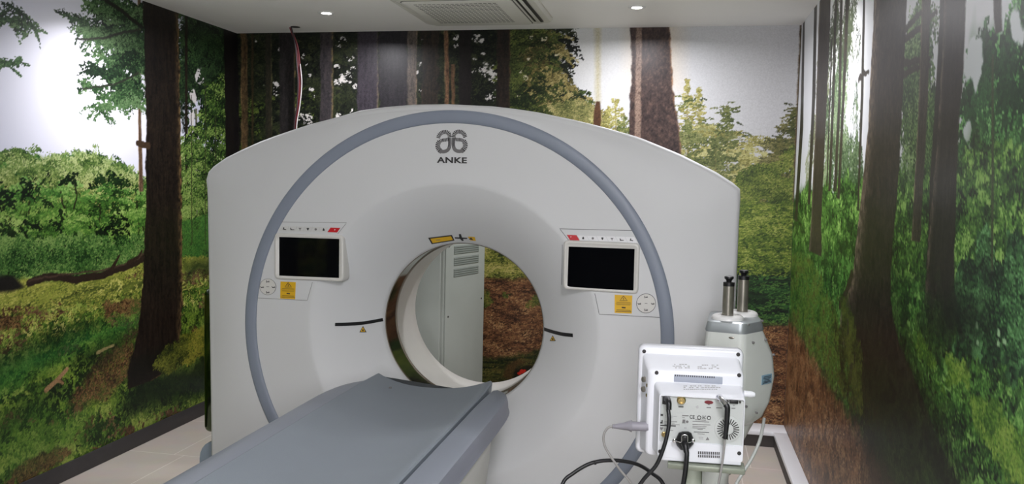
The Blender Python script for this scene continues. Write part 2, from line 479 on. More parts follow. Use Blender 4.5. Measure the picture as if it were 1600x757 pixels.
    m.sprays(g * (dep > .15), 2600, .035, 10, .007, [(18, 34, 12), (42, 66, 22), (74, 100, 34), (104, 128, 48), (140, 156, 72)], 1.0, .5, .25, .1, .35, scale=szf, mod=1.3, mc=(.3, .08))
    m.sprays(g * (dep < .3), 600, .03, 9, .006, [(50, 60, 22), (104, 112, 44), (152, 154, 70), (190, 186, 104)], .5, .6, .25, .1, .3, mod=1.2, mc=(.4, .05))
    # brown leaf-litter patches and dark dips
    for pp, c in (([(150, 560), (200, 535), (230, 560), (180, 610), (130, 640), (110, 630)], (84, 62, 36)), ([(165, 478), (222, 468), (222, 486), (170, 492)], (108, 84, 52)),
                  ([(-60, 500), (30, 498), (28, 516), (-60, 520)], (96, 76, 44)), ([(20, 740), (90, 700), (110, 708), (40, 757)], (62, 46, 32))):
        a = m.poly(pp, .03, .03, .06); m.over(np.array(c) / 255, a * .6)
        m.leaves(a * (a > .4), 700, .012, [(40, 28, 18), (84, 60, 36), (128, 98, 62), (60, 76, 30)], .4, .3, .9)
    for pp, o in (([(192, 640), (215, 600), (300, 570), (325, 540), (325, 612), (280, 628), (230, 640), (200, 648)], .8), ([(110, 560), (222, 505), (222, 525), (140, 580)], .55),
                  ([(-40, 560), (60, 530), (120, 500), (160, 508), (60, 560), (-40, 600)], .5), ([(0, 660), (90, 600), (100, 610), (0, 690)], .45), ([(290, 415), (330, 400), (330, 420), (292, 435)], .8)):
        a = m.poly(pp, .05, .04, .1); m.over(np.array((12, 26, 14)) / 255, a * o)
    a = m.poly([(-30, 590), (60, 545), (220, 490), (222, 506), (90, 565), (-30, 640)], .05, .03, .08); m.over(np.array((36, 100, 44)) / 255, a * .55)
    a = m.poly([(0, 650), (70, 620), (120, 650), (180, 660), (40, 740), (0, 757)], .06, .04); m.over(np.array((52, 100, 34)) / 255, a * .35)
    a = m.poly([(240, 560), (290, 525), (330, 505), (330, 545), (290, 570)], .03, .03); m.leaves(a * (a > .3), 1500, .012, [(60, 70, 20), (104, 108, 36), (140, 136, 52)], .4, .3, .8)
    # fallen log and stump, sticks
    m.stroke([(45, 443), (100, 436), (150, 428), (200, 414), (226, 400)], .017, (40, 30, 24), 1.1, .0012)
    m.stroke([(45, 440), (100, 433), (150, 425), (200, 411), (226, 397)], .004, (70, 54, 44), 1., .0012)
    m.stroke([(175, 420), (182, 408), (187, 399)], .012, (44, 32, 24), .3); m.stroke([(200, 411), (216, 402), (222, 392)], .01, (44, 32, 24), .4)
    m.over(np.array((26, 24, 22)) / 255, m.poly([(-60, 432), (22, 432), (38, 448), (20, 455), (-60, 462)], .01, .006))
    m.stroke([(72, 610), (90, 594), (105, 577)], .012, (150, 118, 84), .8); m.stroke([(90, 594), (99, 600)], .008, (140, 108, 76), .5)
    m.stroke([(152, 552), (165, 545), (178, 540)], .008, (132, 120, 80), .5)
    # thin distant stems right of the big trunk, conifers behind
    m.over(np.array((60, 64, 50)) / 255, m.poly([(284, 360), (330, 345), (378, 330), (378, 375), (284, 395)], .02, .02) * .6)
    dk = m.poly([(284, -40), (378, -40), (378, 215), (350, 190), (332, 212), (318, 150), (300, 110), (284, 200)], .02, .04, .12)
    m.over(np.array((20, 32, 20)) / 255, dk * .8)
    m.sprays(dk * (dk > .5), 1100, .12, 30, .011, [(10, 18, 12), (20, 34, 20), (36, 56, 32), (60, 86, 48)], -.3, .4)
    for hx, hy, hr in ((312, 120, .07), (303, 150, .05), (300, 180, .06), (305, 210, .06), (343, 225, .035), (347, 245, .03)):
        u, v = m.uv(hx, hy); q = np.exp(-(((m.U - u) / hr) ** 2 + ((m.V - v) / (hr * 1.1)) ** 2) * 1.3 + (m.noise(.05, .05, 3) - .5) * 2.2)
        m.over(np.array((196, 192, 190)) / 255, np.clip((q - .45) * 6, 0, 1))
    m.sprays(dk * (dk > .4) * (m.noise(.2, .2, 2) > .5), 260, .1, 24, .010, [(14, 24, 14), (26, 42, 24), (46, 68, 38)], -.3, .4)
    m.trunk([(-10, 289, 293), (200, 289, 293), (360, 290, 295)], [(34, 28, 22), (60, 48, 34)], rough=.002)
    m.trunk([(170, 305, 308), (300, 306, 309), (352, 306, 309)], [(120, 120, 100), (160, 156, 130)], rough=.001)
    m.trunk([(-10, 215, 220), (100, 215, 220), (200, 216, 221), (300, 217, 224)], [(92, 66, 50), (140, 108, 80), (172, 140, 108)], 'l', (200, 170, 130), rough=.002)
    kon = m.poly([(286, 215), (300, 190), (318, 200), (325, 130), (350, 110), (372, 100), (374, 250), (330, 262), (328, 380), (284, 385)], .02, .03, .08)
    m.sprays(kon * (kon > .4), 900, .085, 26, .009, [(14, 26, 14), (32, 52, 22), (58, 84, 34), (96, 122, 56), (124, 146, 76)], -.15, .3, .12, .3)
    m.leaves(m.poly([(284, 350), (332, 335), (332, 400), (284, 400)], .01), 2500, .014, [(40, 80, 34), (70, 112, 46), (34, 56, 26)], .4, 0, .8)
    for x, y in ((299, 150), (321, 130), (337, 180)): m.stroke([(x, y), (x + 1, 260), (x + 1, 380)], .004, (46, 44, 30), 1, .0006)
    # corner trunk
    m.trunk([(-10, 347, 392), (60, 350, 392), (250, 353, 392), (700, 356, 392)], [(16, 14, 14), (28, 24, 24), (36, 32, 30)], rough=.004)
    # overhanging boughs left of the trunk
    for cx, cy, wx, wy, n in ((182, 18, 40, 20, 1500), (165, 45, 62, 10, 1500), (175, 60, 50, 12, 1300), (190, 96, 34, 12, 900), (180, 118, 46, 8, 800), (180, 142, 40, 10, 700), (195, 158, 26, 6, 300), (160, 168, 18, 4, 120),
                              (205, 40, 22, 45, 1800), (208, 110, 16, 40, 900), (12, 100, 14, 6, 120), (30, 36, 22, 4, 90), (52, 44, 12, 3, 60), (14, 12, 24, 6, 60), (240, 20, 30, 30, 500)):
        u, v = m.uv(cx, cy); u2 = m.uv(cx + wx, cy)[0]; v2 = m.uv(cx, cy + wy)[1]
        q = np.exp(-(((m.U - u) / abs(u2 - u)) ** 2 + ((m.V - v) / abs(v2 - v)) ** 2) * 1.6)
        m.sprays(q * (q > .25) * (m.noise(.09, .04, 3) > .47), int(n / 9) + 3, .10, 26, .0085, [(18, 34, 22), (36, 60, 36), (62, 92, 54), (100, 128, 86)], -.05, .35, .10, .25, twig=(40, 42, 34))
    m.stroke([(165, 0), (190, 14), (222, 36)], .01, (26, 26, 20), 1, .0008); m.stroke([(150, -10), (165, 0)], .008, (26, 26, 20), 1)
    m.stroke([(120, 60), (170, 62), (218, 50)], .005, (40, 44, 34), 1.3, .0008); m.stroke([(130, 140), (180, 132), (218, 112)], .004, (40, 44, 34), 1.3, .0008)
    # the big trunk
    m.trunk([(-30, 221, 278), (40, 224, 279), (180, 228, 282), (330, 228, 284), (430, 224, 285), (480, 221, 285), (530, 214, 282), (560, 206, 280), (580, 198, 262), (596, 200, 236)],
            [(18, 15, 13), (34, 26, 21), (48, 38, 30), (62, 48, 36)], 'r', (116, 92, 58), rough=.007, feather=.004, rimw=.16)
    m.stroke([(232, 228), (222, 226), (215, 224)], .018, (60, 46, 34), .8)
    m.over(np.array((14, 18, 12)) / 255, m.poly([(198, 600), (206, 560), (240, 548), (285, 530), (262, 570), (230, 590)], .03, .02) * .55)
    m.leaves(m.poly([(240, 575), (262, 545), (292, 528), (292, 560), (262, 585)], .02, .02), 900, .012, [(30, 40, 16), (76, 84, 30), (112, 116, 44)], .4, .3, .8)
    return m


def paint_back():
    m = Mural(XL, XR, .0051, lambda px, py: ((lambda p: (p.x, p.z))(at_y(px, py, YB))), 23)
    dk = [(14, 15, 13), (24, 26, 22), (38, 40, 30), (52, 54, 38)]
    n = m.noise(.14, .16, 4, .6)
    m.C[:] = m.shade(dk, (n - .3) * 1.8)
    # sky on the right half, warm at the tree line
    sky = m.poly([(842, 30), (870, 70), (862, 110), (875, 150), (930, 215), (1300, 340), (1300, 0), (842, 0)], .12, .05, .15)
    c = m.uv(905, 90); d = np.hypot(m.U - c[0], m.V - c[1])
    m.over(m.shade([(210, 210, 208), (208, 209, 210), (205, 206, 208), (202, 202, 204)], d * .9), sky)
    # deep left forest: undergrowth lighter at the bottom
    left = m.poly([(340, 30), (900, 30), (880, 260), (340, 330)], .02)
    m.leaves(left * 1., 12000, .017, [(12, 16, 12), (22, 28, 18), (36, 42, 26), (52, 58, 34)], .45, -.2, .8, .1, .14)
    low = m.poly([(340, 170), (480, 150), (480, 240), (340, 330)], .06)
    m.leaves(low * 1., 2500, .013, [(38, 52, 22), (66, 82, 34), (100, 112, 50)], .3, 0, .5, .42, .07)
    # holes of sky between the crowns
    def hole(x, y, r, asp=1., col=(204, 200, 196), k=2.4):
        u, v = m.uv(x, y); r = r * .0040
        q = np.exp(-(((m.U - u) / r) ** 2 + ((m.V - v) / (r * asp)) ** 2) + (hn - .5) * k)
        m.over(np.array(col) / 255, np.clip((q - .5) * 7, 0, 1))
    hn = m.noise(.035, .025, 3, .7)
    for x, y, r, a_ in ((400, 64, 3, 1), (436, 77, 3, 1.2), (412, 131, 6, 1), (432, 138, 9, 1.5), (476, 62, 6, .6), (474, 86, 6, 1), (484, 118, 5, .8), (492, 150, 6, .6), (478, 186, 14, .9), (486, 140, 7, .5), (460, 170, 4, 1), (536, 62, 12, .6), (530, 70, 8, .6), (548, 92, 8, .8),
                         (556, 76, 5, .9), (540, 120, 13, .8), (530, 128, 10, .8), (552, 108, 7, .7), (526, 104, 6, .6), (555, 135, 5, 1), (530, 179, 9, .7), (548, 172, 5, .7), (612, 158, 15, .4), (596, 128, 4, .8), (632, 142, 5, .7),
                         (600, 62, 5, 1), (597, 150, 5, .6), (656, 100, 6, .8), (652, 114, 6, .6), (666, 82, 5, 1), (656, 142, 5, .6), (660, 60, 8, .5), (672, 56, 12, .6), (712, 58, 7, .8), (714, 72, 6, .6), (742, 60, 8, 1.2), (752, 64, 6, .7), (742, 92, 8, .6), (754, 84, 6, .6), (756, 108, 10, .8),
                         (770, 115, 14, 1), (742, 112, 7, .7), (768, 150, 12, .9), (776, 160, 8, .6), (748, 56, 5, .6), (760, 100, 7, .7), (478, 100, 4, .7), (600, 100, 3, .7), (594, 172, 6, .5), (446, 60, 3, .7)):
        hole(x, y, r, a_)
    m.sprays(left * 1., 2100, .07, 22, .0075, [(8, 10, 9), (16, 20, 14), (28, 34, 20), (46, 52, 30)], -.2, .4, .12, .3)
    # greener crowns toward the sun
    gr = m.poly([(796, 40), (868, 45), (872, 70), (858, 90), (868, 120), (900, 150), (935, 175), (940, 200), (795, 190)], .03, .06, .12)
    m.over(np.array((44, 56, 28)) / 255, gr * .8)
    m.sprays(gr * (gr > .35), 1500, .07, 24, .0085, [(20, 30, 14), (42, 56, 24), (72, 86, 38), (104, 108, 52)], -.2, .4, .13, .3)
    gr2 = m.poly([(835, 50), (885, 55), (875, 100), (868, 130), (900, 150), (935, 178), (900, 190), (840, 170)], .05, .06, .1)
    m.sprays(gr2 * (gr2 > .3) * (m.noise(.1, .08, 3) > .48), 420, .07, 22, .008, [(62, 58, 30), (94, 86, 46), (128, 116, 68), (160, 148, 98)], -.2, .4, .12, .3)
    for x, y, r in ((812, 112, 5), (820, 122, 6), (838, 136, 5), (812, 150, 5), (846, 118, 5), (868, 86, 7), (830, 58, 5), (850, 60, 7), (846, 160, 4), (862, 175, 5), (884, 168, 5), (826, 92, 4)):
        hole(x, y, r * .8, .8, (206, 198, 168), 3.4)
    m.sprays(gr * (gr > .35), 260, .06, 20, .0075, [(20, 30, 14), (48, 58, 26), (84, 92, 44)], -.2, .4, .13, .3)
    m.leaves(m.poly([(860, 170), (905, 160), (945, 180), (945, 200), (880, 195)], .02, .02), 1500, .012, [(70, 76, 40), (120, 120, 70), (160, 150, 100)], .35, 0, .5)
    # trunks, left to right
    br = [(22, 20, 20), (34, 31, 31), (46, 42, 42)]
    m.trunk([(30, 345, 371), (330, 350, 376)], [(14, 12, 12), (26, 22, 22), (32, 28, 27)])
    m.trunk([(30, 376, 386), (330, 378, 388)], [(44, 36, 24), (82, 66, 44), (112, 90, 60)], 'l', (140, 114, 76))
    m.trunk([(30, 393, 396), (300, 393, 396)], [(40, 34, 22), (70, 58, 36)], rough=.002)
    m.trunk([(30, 414, 424), (320, 416, 426)], [(30, 30, 24), (50, 46, 34)], 'r', (100, 96, 62))
    m.trunk([(30, 436, 461), (320, 438, 461)], br, 'r', (112, 96, 60), rimw=.1)
    m.trunk([(40, 500, 520), (300, 501, 521)], [(34, 32, 34), (52, 48, 50), (66, 60, 60)], 'lr', (150, 128, 84), rimw=.2)
    m.trunk([(40, 558, 591), (260, 559, 590)], [(36, 33, 38), (52, 47, 54), (60, 55, 62)], 'lr', (110, 96, 78), rimw=.09)
    m.trunk([(40, 592, 637), (260, 592, 637)], [(26, 25, 28), (36, 34, 38), (46, 42, 46)], rough=.012)
    m.trunk([(40, 637, 652), (250, 636, 650)], [(56, 52, 50), (84, 76, 70), (104, 92, 82)], 'lr', (132, 112, 90))
    m.trunk([(40, 659, 686), (250, 658, 686)], [(24, 22, 22), (40, 34, 28), (54, 46, 36)], rough=.012)
    m.trunk([(40, 694, 700), (250, 696, 703)], [(60, 42, 30), (104, 76, 54), (140, 108, 78)], 'l', (176, 146, 110), rough=.003)
    m.trunk([(100, 705, 710), (250, 706, 711)], [(70, 50, 36), (116, 88, 62)], rough=.003)
    m.trunk([(40, 718, 737), (250, 716, 735)], [(20, 17, 17), (32, 27, 26)])
    m.trunk([(40, 776, 797), (280, 776, 797)], [(20, 17, 15), (36, 29, 24), (50, 38, 30)], 'r', (90, 66, 44), rimw=.12)
    # sunlit far conifers at the right
    def conifer(x, y0, y1, w, cols, n, clump=.3):
        rows = max(6, int((y1 - y0) / 8.5)); X, Y, R_, T, F = [], [], [], [], []
        for k in range(rows):
            t = (k + .6) / rows; y = y0 + (y1 - y0) * t + m.rng.uniform(-2, 2); u, v = m.uv(x, y)
            for q in (-1, 1):
                ln = w * .0040 * t ** .75 * m.rng.uniform(.55, 1.15); c_ = int(n / rows / 2 * .36 * m.rng.uniform(.4, 1.3)) + 3
                tt = m.rng.random(c_) ** .9; dr = m.rng.uniform(-.05, .22)
                X.append((u + q * tt * ln - m.u0) / m.du); Y.append((v - dr * tt * ln + m.rng.normal(0, .005 + .009 * (1 - tt), c_) + .02 * tt * tt) / m.dv)
                F.append(m.rng.normal(.5 + m.rng.normal(0, .15), .2, c_)); T.append(-q * .2 + m.rng.normal(0, .25, c_)); R_.append(m.rng.uniform(.0045, .012, c_) / m.du)
        m.stroke([(x, y0 - 3), (x, y1)], .0035, (118, 104, 60), 1.2)
        m.splat(np.concatenate(X), np.concatenate(Y), np.concatenate(R_), .36, np.concatenate(T), m.tone(cols, np.concatenate(F)))
    yc = [(112, 108, 56), (142, 138, 76), (172, 166, 104), (190, 186, 130)]
    gc = [(54, 66, 34), (84, 94, 48), (114, 120, 70), (140, 142, 94)]
    conifer(962, 158, 225, 34, yc, 1600)
    for x, y in ((930, 178), (950, 172), (975, 180)): conifer(x, y, 230, 22, yc if x < 960 else gc, 700)
    conifer(1074, 128, 250, 24, yc, 1800); conifer(1092, 140, 290, 30, yc, 2000, .4)
    for reg_, n_, c_, th_ in (([(1066, 190), (1080, 150), (1100, 180), (1136, 165), (1160, 210), (1175, 300), (1066, 300)], 620, gc, .5), ([(1100, 200), (1180, 215), (1215, 250), (1215, 320), (1090, 320)], 520, yc, .52),
                              ([(1250, 160), (1232, 200), (1205, 225), (1185, 300), (1190, 330), (1250, 330)], 900, [(46, 52, 28), (78, 80, 44), (108, 106, 64), (136, 130, 84)], .45)):
        a = m.poly(reg_, .05, .05, .12); m.sprays(a * (a > .35) * (m.noise(.16, .035, 3) > th_), n_, .065, 20, .0066, c_, 0., .18, .07, .08, .35)
    conifer(1136, 168, 330, 44, gc, 3600, .36); conifer(1118, 215, 330, 40, gc, 2000, .36); conifer(1165, 240, 330, 40, yc, 2000, .42)
    conifer(1075, 190, 270, 34, gc, 2000, .36); conifer(1242, 172, 330, 44, [(46, 54, 26), (78, 84, 40), (116, 114, 62)], 3600, .25); conifer(1218, 215, 330, 40, [(52, 60, 30), (90, 92, 46), (130, 122, 70)], 2000, .36)
    m.leaves(m.poly([(1160, 270), (1215, 262), (1250, 230), (1250, 315), (1150, 315)], .03, .03), 5000, .016, [(44, 58, 22), (78, 96, 36), (112, 126, 52), (146, 150, 80)], .35, 0, .5, .3, .1)
    halo = m.poly([(980, 30), (1066, 30), (1066, 140), (980, 140)], .06); m.over(np.array((214, 184, 140)) / 255, halo * .3 * (sky > .2))
    m.trunk([(40, 929, 938), (162, 930, 938)], [(200, 196, 176), (186, 178, 150)], rough=.002, feather=.012)
    m.trunk([(158, 931, 937), (175, 928, 939), (220, 926, 939)], [(62, 40, 26), (92, 62, 40)], rough=.002)
    m.trunk([(36, 985, 1046), (120, 987, 1050), (160, 984, 1054), (200, 983, 1062), (250, 984, 1066), (320, 980, 1072)],
            [(34, 25, 24), (52, 40, 38), (70, 54, 49), (92, 72, 64)], 'lr', (150, 112, 80), rough=.005, rimw=.05, streak=(.02, .08))
    m.trunk([(36, 994, 1003), (200, 992, 1001), (320, 990, 1000)], [(96, 78, 68), (140, 118, 104), (84, 66, 56)], rough=.003, streak=(.01, .04))
    m.trunk([(36, 1250, 1262), (330, 1238, 1262), (360, 1236, 1262)], [(70, 56, 42), (104, 86, 62)], rough=.003)
    # ground: meadow band, shade band, litter
    g = m.poly([(300, 345), (900, 345), (1100, 305), (1180, 318), (1300, 320), (1300, 900), (300, 900)], .02, .015)
    f1 = m.noise(.35, .022, 4, .6); f2 = m.noise(.10, .012, 3, .6); f = f1 * .55 + f2 * .45
    y = m.V
    yb = [m.uv(1200, q)[1] for q in (310, 345, 410, 432, 440, 480, 505, 515, 700)]
    A = m.shade([(40, 60, 24), (76, 96, 34), (112, 128, 50), (140, 148, 70)], (f - .25) * 2)
    B = m.shade([(12, 18, 12), (22, 38, 20), (38, 74, 34), (70, 110, 48)], (f - .3) * 2)
    Lt = m.shade([(34, 22, 16), (74, 48, 32), (112, 74, 48), (148, 108, 72)], (m.noise(.06, .014, 4, .75) - .25) * 2)
    def lerp(a, b, lo, hi):
        t = np.clip((lo - y + (m.noise(.2, .05, 3) - .5) * .06) / (lo - hi), 0, 1)[..., None]; return a * (1 - t) + b * t
    G = lerp(lerp(A, B, yb[2], yb[3]), Lt, yb[6], yb[7])
    m.C += (G - m.C) * g[..., None]
    up = g * (y > yb[3]); md = g * (y <= yb[3]) * (y > yb[7] + .02)
    m.leaves(up, 9000, .016, [(30, 52, 20), (76, 100, 34), (116, 134, 50), (158, 166, 84)], .25, 0, .3, .1, .3, .03)
    m.leaves(md, 5000, .016, [(14, 24, 14), (30, 60, 26), (56, 98, 42), (86, 122, 54)], .22, 0, .25, .35, .3, .03)
    # litter seen through the scanner bore and beside the injector
    lit = m.poly([(740, 425), (870, 430), (1000, 470), (1180, 508), (1260, 512), (1260, 700), (740, 565)], .03, .02)
    m.C += (Lt - m.C) * lit[..., None]
    m.leaves(lit * (lit > .6), 12000, .014, [(44, 28, 20), (88, 58, 38), (126, 88, 56), (164, 128, 88)], .16, 0, .35)
    st = m.poly([(740, 380), (870, 380), (870, 428), (800, 436), (740, 432)], .02, .012)
    m.C += (m.shade([(36, 46, 20), (78, 86, 34), (120, 124, 52), (160, 152, 84)], (f - .22) * 1.9) - m.C) * st[..., None]
    m.leaves(st * (st > .5), 3500, .016, [(30, 44, 20), (92, 98, 40), (140, 140, 66), (178, 166, 100)], .14, 0, .2)
    m.leaves(m.poly([(740, 455), (850, 468), (850, 476), (740, 480)], .02, .02), 500, .014, [(40, 56, 24), (92, 96, 40), (120, 112, 56)], .2, 0, .3, .4, .15)
    bt = m.poly([(740, 562), (800, 556), (870, 545), (900, 640), (740, 640)], .02, .02)
    m.C += (m.shade([(14, 20, 12), (34, 42, 20), (62, 60, 28), (84, 74, 38)], (f2 - .25) * 1.9) - m.C) * bt[..., None]
    m.leaves(bt * (bt > .5), 1500, .012, [(20, 28, 14), (60, 66, 28), (104, 96, 46)], .2, .2, .6)
    m.over(np.array((88, 60, 32)) / 255, m.poly([(786, 590), (790, 572), (812, 562), (826, 566), (808, 575), (798, 595)], .01, .01) * .7)
    m.over(np.array((16, 14, 10)) / 255, m.poly([(800, 596), (806, 578), (824, 570), (850, 575), (850, 600)], .01, .01) * .7)
    for dx, dy, r in ((0, 0, 5.5), (-4, 3, 4), (4, -1, 3)):
        hn = m.noise(.02, .02, 1); hole(816 + dx, 581 + dy, r, .8, (196, 42, 28), .5)
    return m


def paint_right():
    m = Mural(1.5, YB, .005, lambda px, py: ((lambda p: (p.y, p.z))(at_x(px, py, XR))), 37); m.tk = .68
    v0 = m.V
    m.C[:] = m.shade([(226, 228, 232), (206, 208, 212), (188, 190, 192)], np.clip((2.4 - m.V) * .5 + (m.noise(.5, .6, 2) - .5) * .5, 0, 1))
    glow = m.uv(1312, 130); q = np.exp(-((m.U - glow[0]) / .5) ** 2 - ((m.V - glow[1]) / .6) ** 2)
    m.over(np.array((246, 248, 248)) / 255, q * .8)
    tree = [(26, 44, 24), (46, 78, 40), (76, 112, 58), (112, 144, 84)]
    # hazy crowns behind the stems
    for poly, n, cols, cl in (([(1256, 210), (1268, 120), (1280, 60), (1290, 0), (1300, 300), (1262, 340)], 3500, [(92, 100, 70), (128, 136, 98), (160, 166, 130)], .45),
                              ([(1292, 150), (1318, 60), (1340, 150), (1350, 330), (1290, 330)], 9000, [(40, 62, 40), (76, 100, 66), (116, 138, 98), (150, 168, 130)], .38),
                              ([(1290, 0), (1345, -20), (1345, 60), (1310, 70), (1292, 60)], 2200, [(60, 70, 52), (96, 108, 78)], .48),
                              ([(1408, 0), (1452, 0), (1452, 330), (1400, 300)], 9000, [(34, 58, 34), (66, 96, 54), (110, 140, 86), (150, 176, 120)], .42),
                              ([(1448, 140), (1476, 120), (1470, 380), (1440, 380)], 5000, tree, .34)):
        a = m.poly(poly, .04, .04, .12); m.sprays(a * (a > .4) * (m.noise(.16, .2, 3) > cl), int(n / 10), .11, 26, .0085, cols, -.8, .4, .12, .5)
    # broad-leaf wall of green at the far right
    a = m.poly([(1506, 150), (1524, 96), (1532, 30), (1556, 40), (1580, 70), (1600, 20), (1620, -30), (1700, -60), (1900, -60), (1900, 480), (1700, 520), (1500, 420)], .05, .08, .2)
    m.over(np.array((52, 96, 54)) / 255, a * .92)
    m.leaves(a * (a > .5), 16000, .020, [(18, 44, 26), (36, 80, 40), (60, 120, 58), (94, 158, 84)], .6, .3, 1., .1, .16)
    m.sprays(a * (a > .5), 2600, .08, 22, .0085, [(20, 46, 26), (38, 82, 42), (64, 122, 60), (98, 160, 88), (138, 194, 122)], .1, .6, .2, .4, .55)
    m.sprays(a * (a > .5) * (m.noise(.12, .1, 3) > .56), 260, .10, 24, .011, [(20, 48, 28), (32, 68, 36), (46, 92, 48)], .1, .6, .2, .4, .6)
    for hx, hy, hr in ((1522, 102, .06), (1514, 92, .05), (1518, 240, .03), (1512, 205, .03), (1590, 40, .05), (1565, 20, .05)):
        u, v = m.uv(hx, hy); q = np.exp(-(((m.U - u) / hr) ** 2 + ((m.V - v) / hr) ** 2) + (m.noise(.05, .05, 3) - .5) * 2.4)
        m.over(np.array((208, 214, 216)) / 255, np.clip((q - .5) * 6, 0, 1))
    # understorey
    a = m.poly([(1236, 315), (1262, 300), (1300, 290), (1345, 285), (1400, 265), (1420, 290), (1460, 270), (1500, 250), (1560, 230), (1900, 260), (1900, 700), (1232, 540)], .05, .06, .15)
    m.over(np.array((52, 88, 38)) / 255, a)
    m.leaves(a * (a > .5), 20000, .018, [(18, 36, 18), (34, 66, 28), (58, 98, 38), (90, 132, 56)], .5, .6, 1., .1, .14)
    m.sprays(a * (a > .5), 3400, .06, 18, .0068, [(14, 30, 14), (32, 64, 26), (60, 102, 40), (94, 142, 58), (140, 180, 92)], .9, .5, .16, .5, .45)
    # forest floor, sliding down toward the viewer
    g = m.poly([(1232, 400), (1300, 395), (1400, 440), (1500, 455), (1620, 470), (1900, 560), (1900, 1200), (1232, 1200)], .05, .05)
    slope = -.33
    def shear(f, k):
        out = f.copy(); o = ((m.U[0] - m.u0) * k / m.dv).astype(int)
        for j in range(m.nu): out[:, j] = np.roll(f[:, j], o[j])
        return out
    f = shear(m.noise(.45, .06, 4, .6), .30) * .5 + m.noise(.06, .04, 3, .6) * .5
    m.C += (m.shade([(16, 30, 18), (30, 56, 28), (52, 88, 40), (84, 124, 60)], (f - .28) * 2) - m.C) * g[..., None]
    m.leaves(g * (g > .5), 30000, .016, [(16, 34, 18), (36, 72, 30), (64, 112, 46), (98, 150, 70)], .45, .5, .9, .15, .2, .1)
    m.sprays(g * (g > .5) * (f > .47), 2200, .05, 16, .0065, [(26, 58, 24), (50, 94, 36), (84, 134, 56), (128, 174, 90)], .7, .6, .2, .5, .4)
    m.sprays(g * (g > .5), 1500, .05, 14, .0075, [(12, 28, 14), (26, 54, 24), (48, 84, 36), (84, 130, 56)], .7, .6, .2, .4, .4)
    # bright strip of moss
    s_ = m.poly([(1410, 520), (1430, 545), (1490, 610), (1560, 700), (1620, 790), (1660, 790), (1600, 700), (1540, 620), (1470, 560), (1425, 510)], .05, .04)
    m.over(np.array((92, 124, 44)) / 255, s_ * (m.noise(.12, .1, 3) > .5) * .3)
    m.leaves(s_ * (s_ > .2) * (m.noise(.15, .06, 3) > .5), 1300, .013, [(52, 88, 32), (88, 128, 44), (130, 160, 68)], .4, .4, .7)
    m.leaves(m.poly([(1500, 400), (1620, 420), (1700, 560), (1600, 560), (1500, 520)], .05, .05), 9000, .02, [(14, 30, 20), (30, 62, 34), (60, 104, 56), (96, 148, 90)], .6, .4, 1., .3, .2)
    for _ in range(5):
        x, y = m.rng.uniform(1500, 1580), m.rng.uniform(500, 550)
        m.stroke([(x, y), (x + 2, y + 1)], .005, (150, 186, 140), .6)
    # brown litter wedge
    w = m.poly([(1225, 495), (1238, 505), (1262, 545), (1300, 610), (1345, 680), (1400, 770), (1390, 900), (1220, 900)], .05, .04)
    m.C += (m.shade([(40, 26, 18), (84, 56, 36), (122, 84, 54), (150, 112, 78)], (m.noise(.05, .05, 4, .75) - .25) * 1.9) - m.C) * w[..., None]
    m.leaves(w * (w > .5), 9000, .013, [(48, 32, 20), (92, 64, 40), (132, 96, 62), (168, 134, 96)], .25, .9, .9)
    w2 = m.poly([(1236, 400), (1262, 400), (1300, 470), (1330, 560), (1400, 700), (1300, 600), (1262, 540), (1236, 500)], .04, .04)
    m.leaves(w2 * (w2 > .4), 5000, .015, [(34, 56, 24), (62, 92, 34), (96, 124, 48), (70, 62, 34)], .4, .8, .8)
    # stems, far to near
    th = [(52, 48, 40), (80, 74, 60)]
    for rows in ([(-10, 1256, 1258), (200, 1250, 1255), (345, 1241, 1246)], [(-20, 1273, 1277), (150, 1269, 1274), (320, 1262, 1266)], [(-20, 1305, 1308), (150, 1300, 1304), (300, 1294, 1298)],
                 [(-20, 1313, 1317), (150, 1310, 1314), (300, 1302, 1307)], [(-20, 1322, 1328), (150, 1316, 1320), (310, 1308, 1312)], [(-20, 1349, 1352), (150, 1345, 1349), (330, 1339, 1342)], [(60, 1299, 1301), (290, 1291, 1293)]):
        m.trunk(rows, th, rough=.002)
    for x0, y0, x1, y1 in ((1342, 124, 1358, 112), (1412, 50, 1450, 8), (1412, 62, 1462, 36), (1410, 98, 1456, 98), (1408, 120, 1452, 112)):
        m.stroke([(x0, y0), ((x0 + x1) / 2, (y0 + y1) / 2 - 3), (x1, y1)], .012, (54, 48, 42), .5, .001)
    m.trunk([(-20, 1282, 1298), (40, 1279, 1297), (200, 1274, 1290), (350, 1267, 1283), (392, 1264, 1284)], [(48, 40, 36), (70, 60, 54), (92, 80, 70)], 'l', (120, 108, 92), rough=.004)
    m.trunk([(-20, 1441, 1454), (150, 1436, 1450), (300, 1428, 1442), (375, 1424, 1438)], [(50, 44, 38), (80, 70, 60), (104, 92, 78)], 'l', (140, 126, 104), rough=.004)
    m.trunk([(-20, 1470, 1478), (150, 1462, 1470), (300, 1452, 1460), (420, 1448, 1456)], [(40, 34, 30), (60, 52, 46)], rough=.004)
    m.trunk([(-20, 1553, 1565), (20, 1553, 1565), (50, 1556, 1566)], [(70, 64, 60), (96, 88, 82)], rough=.003)
    m.stroke([(1551, 90), (1551, 250), (1550, 420)], .006, (60, 70, 44), 1)
    m.trunk([(-20, 1477, 1511), (80, 1472, 1506), (200, 1466, 1499), (300, 1458, 1495), (380, 1450, 1491), (450, 1446, 1491), (490, 1442, 1496), (560, 1430, 1516)],
            [(34, 28, 26), (52, 44, 42), (70, 60, 56)], 'l', (112, 98, 86), rough=.005, rimw=.2, fade=np.clip((m.V - m.uv(1470, 540)[1]) / .16 + (m.noise(.05, .05, 2) - .5), 0, 1))
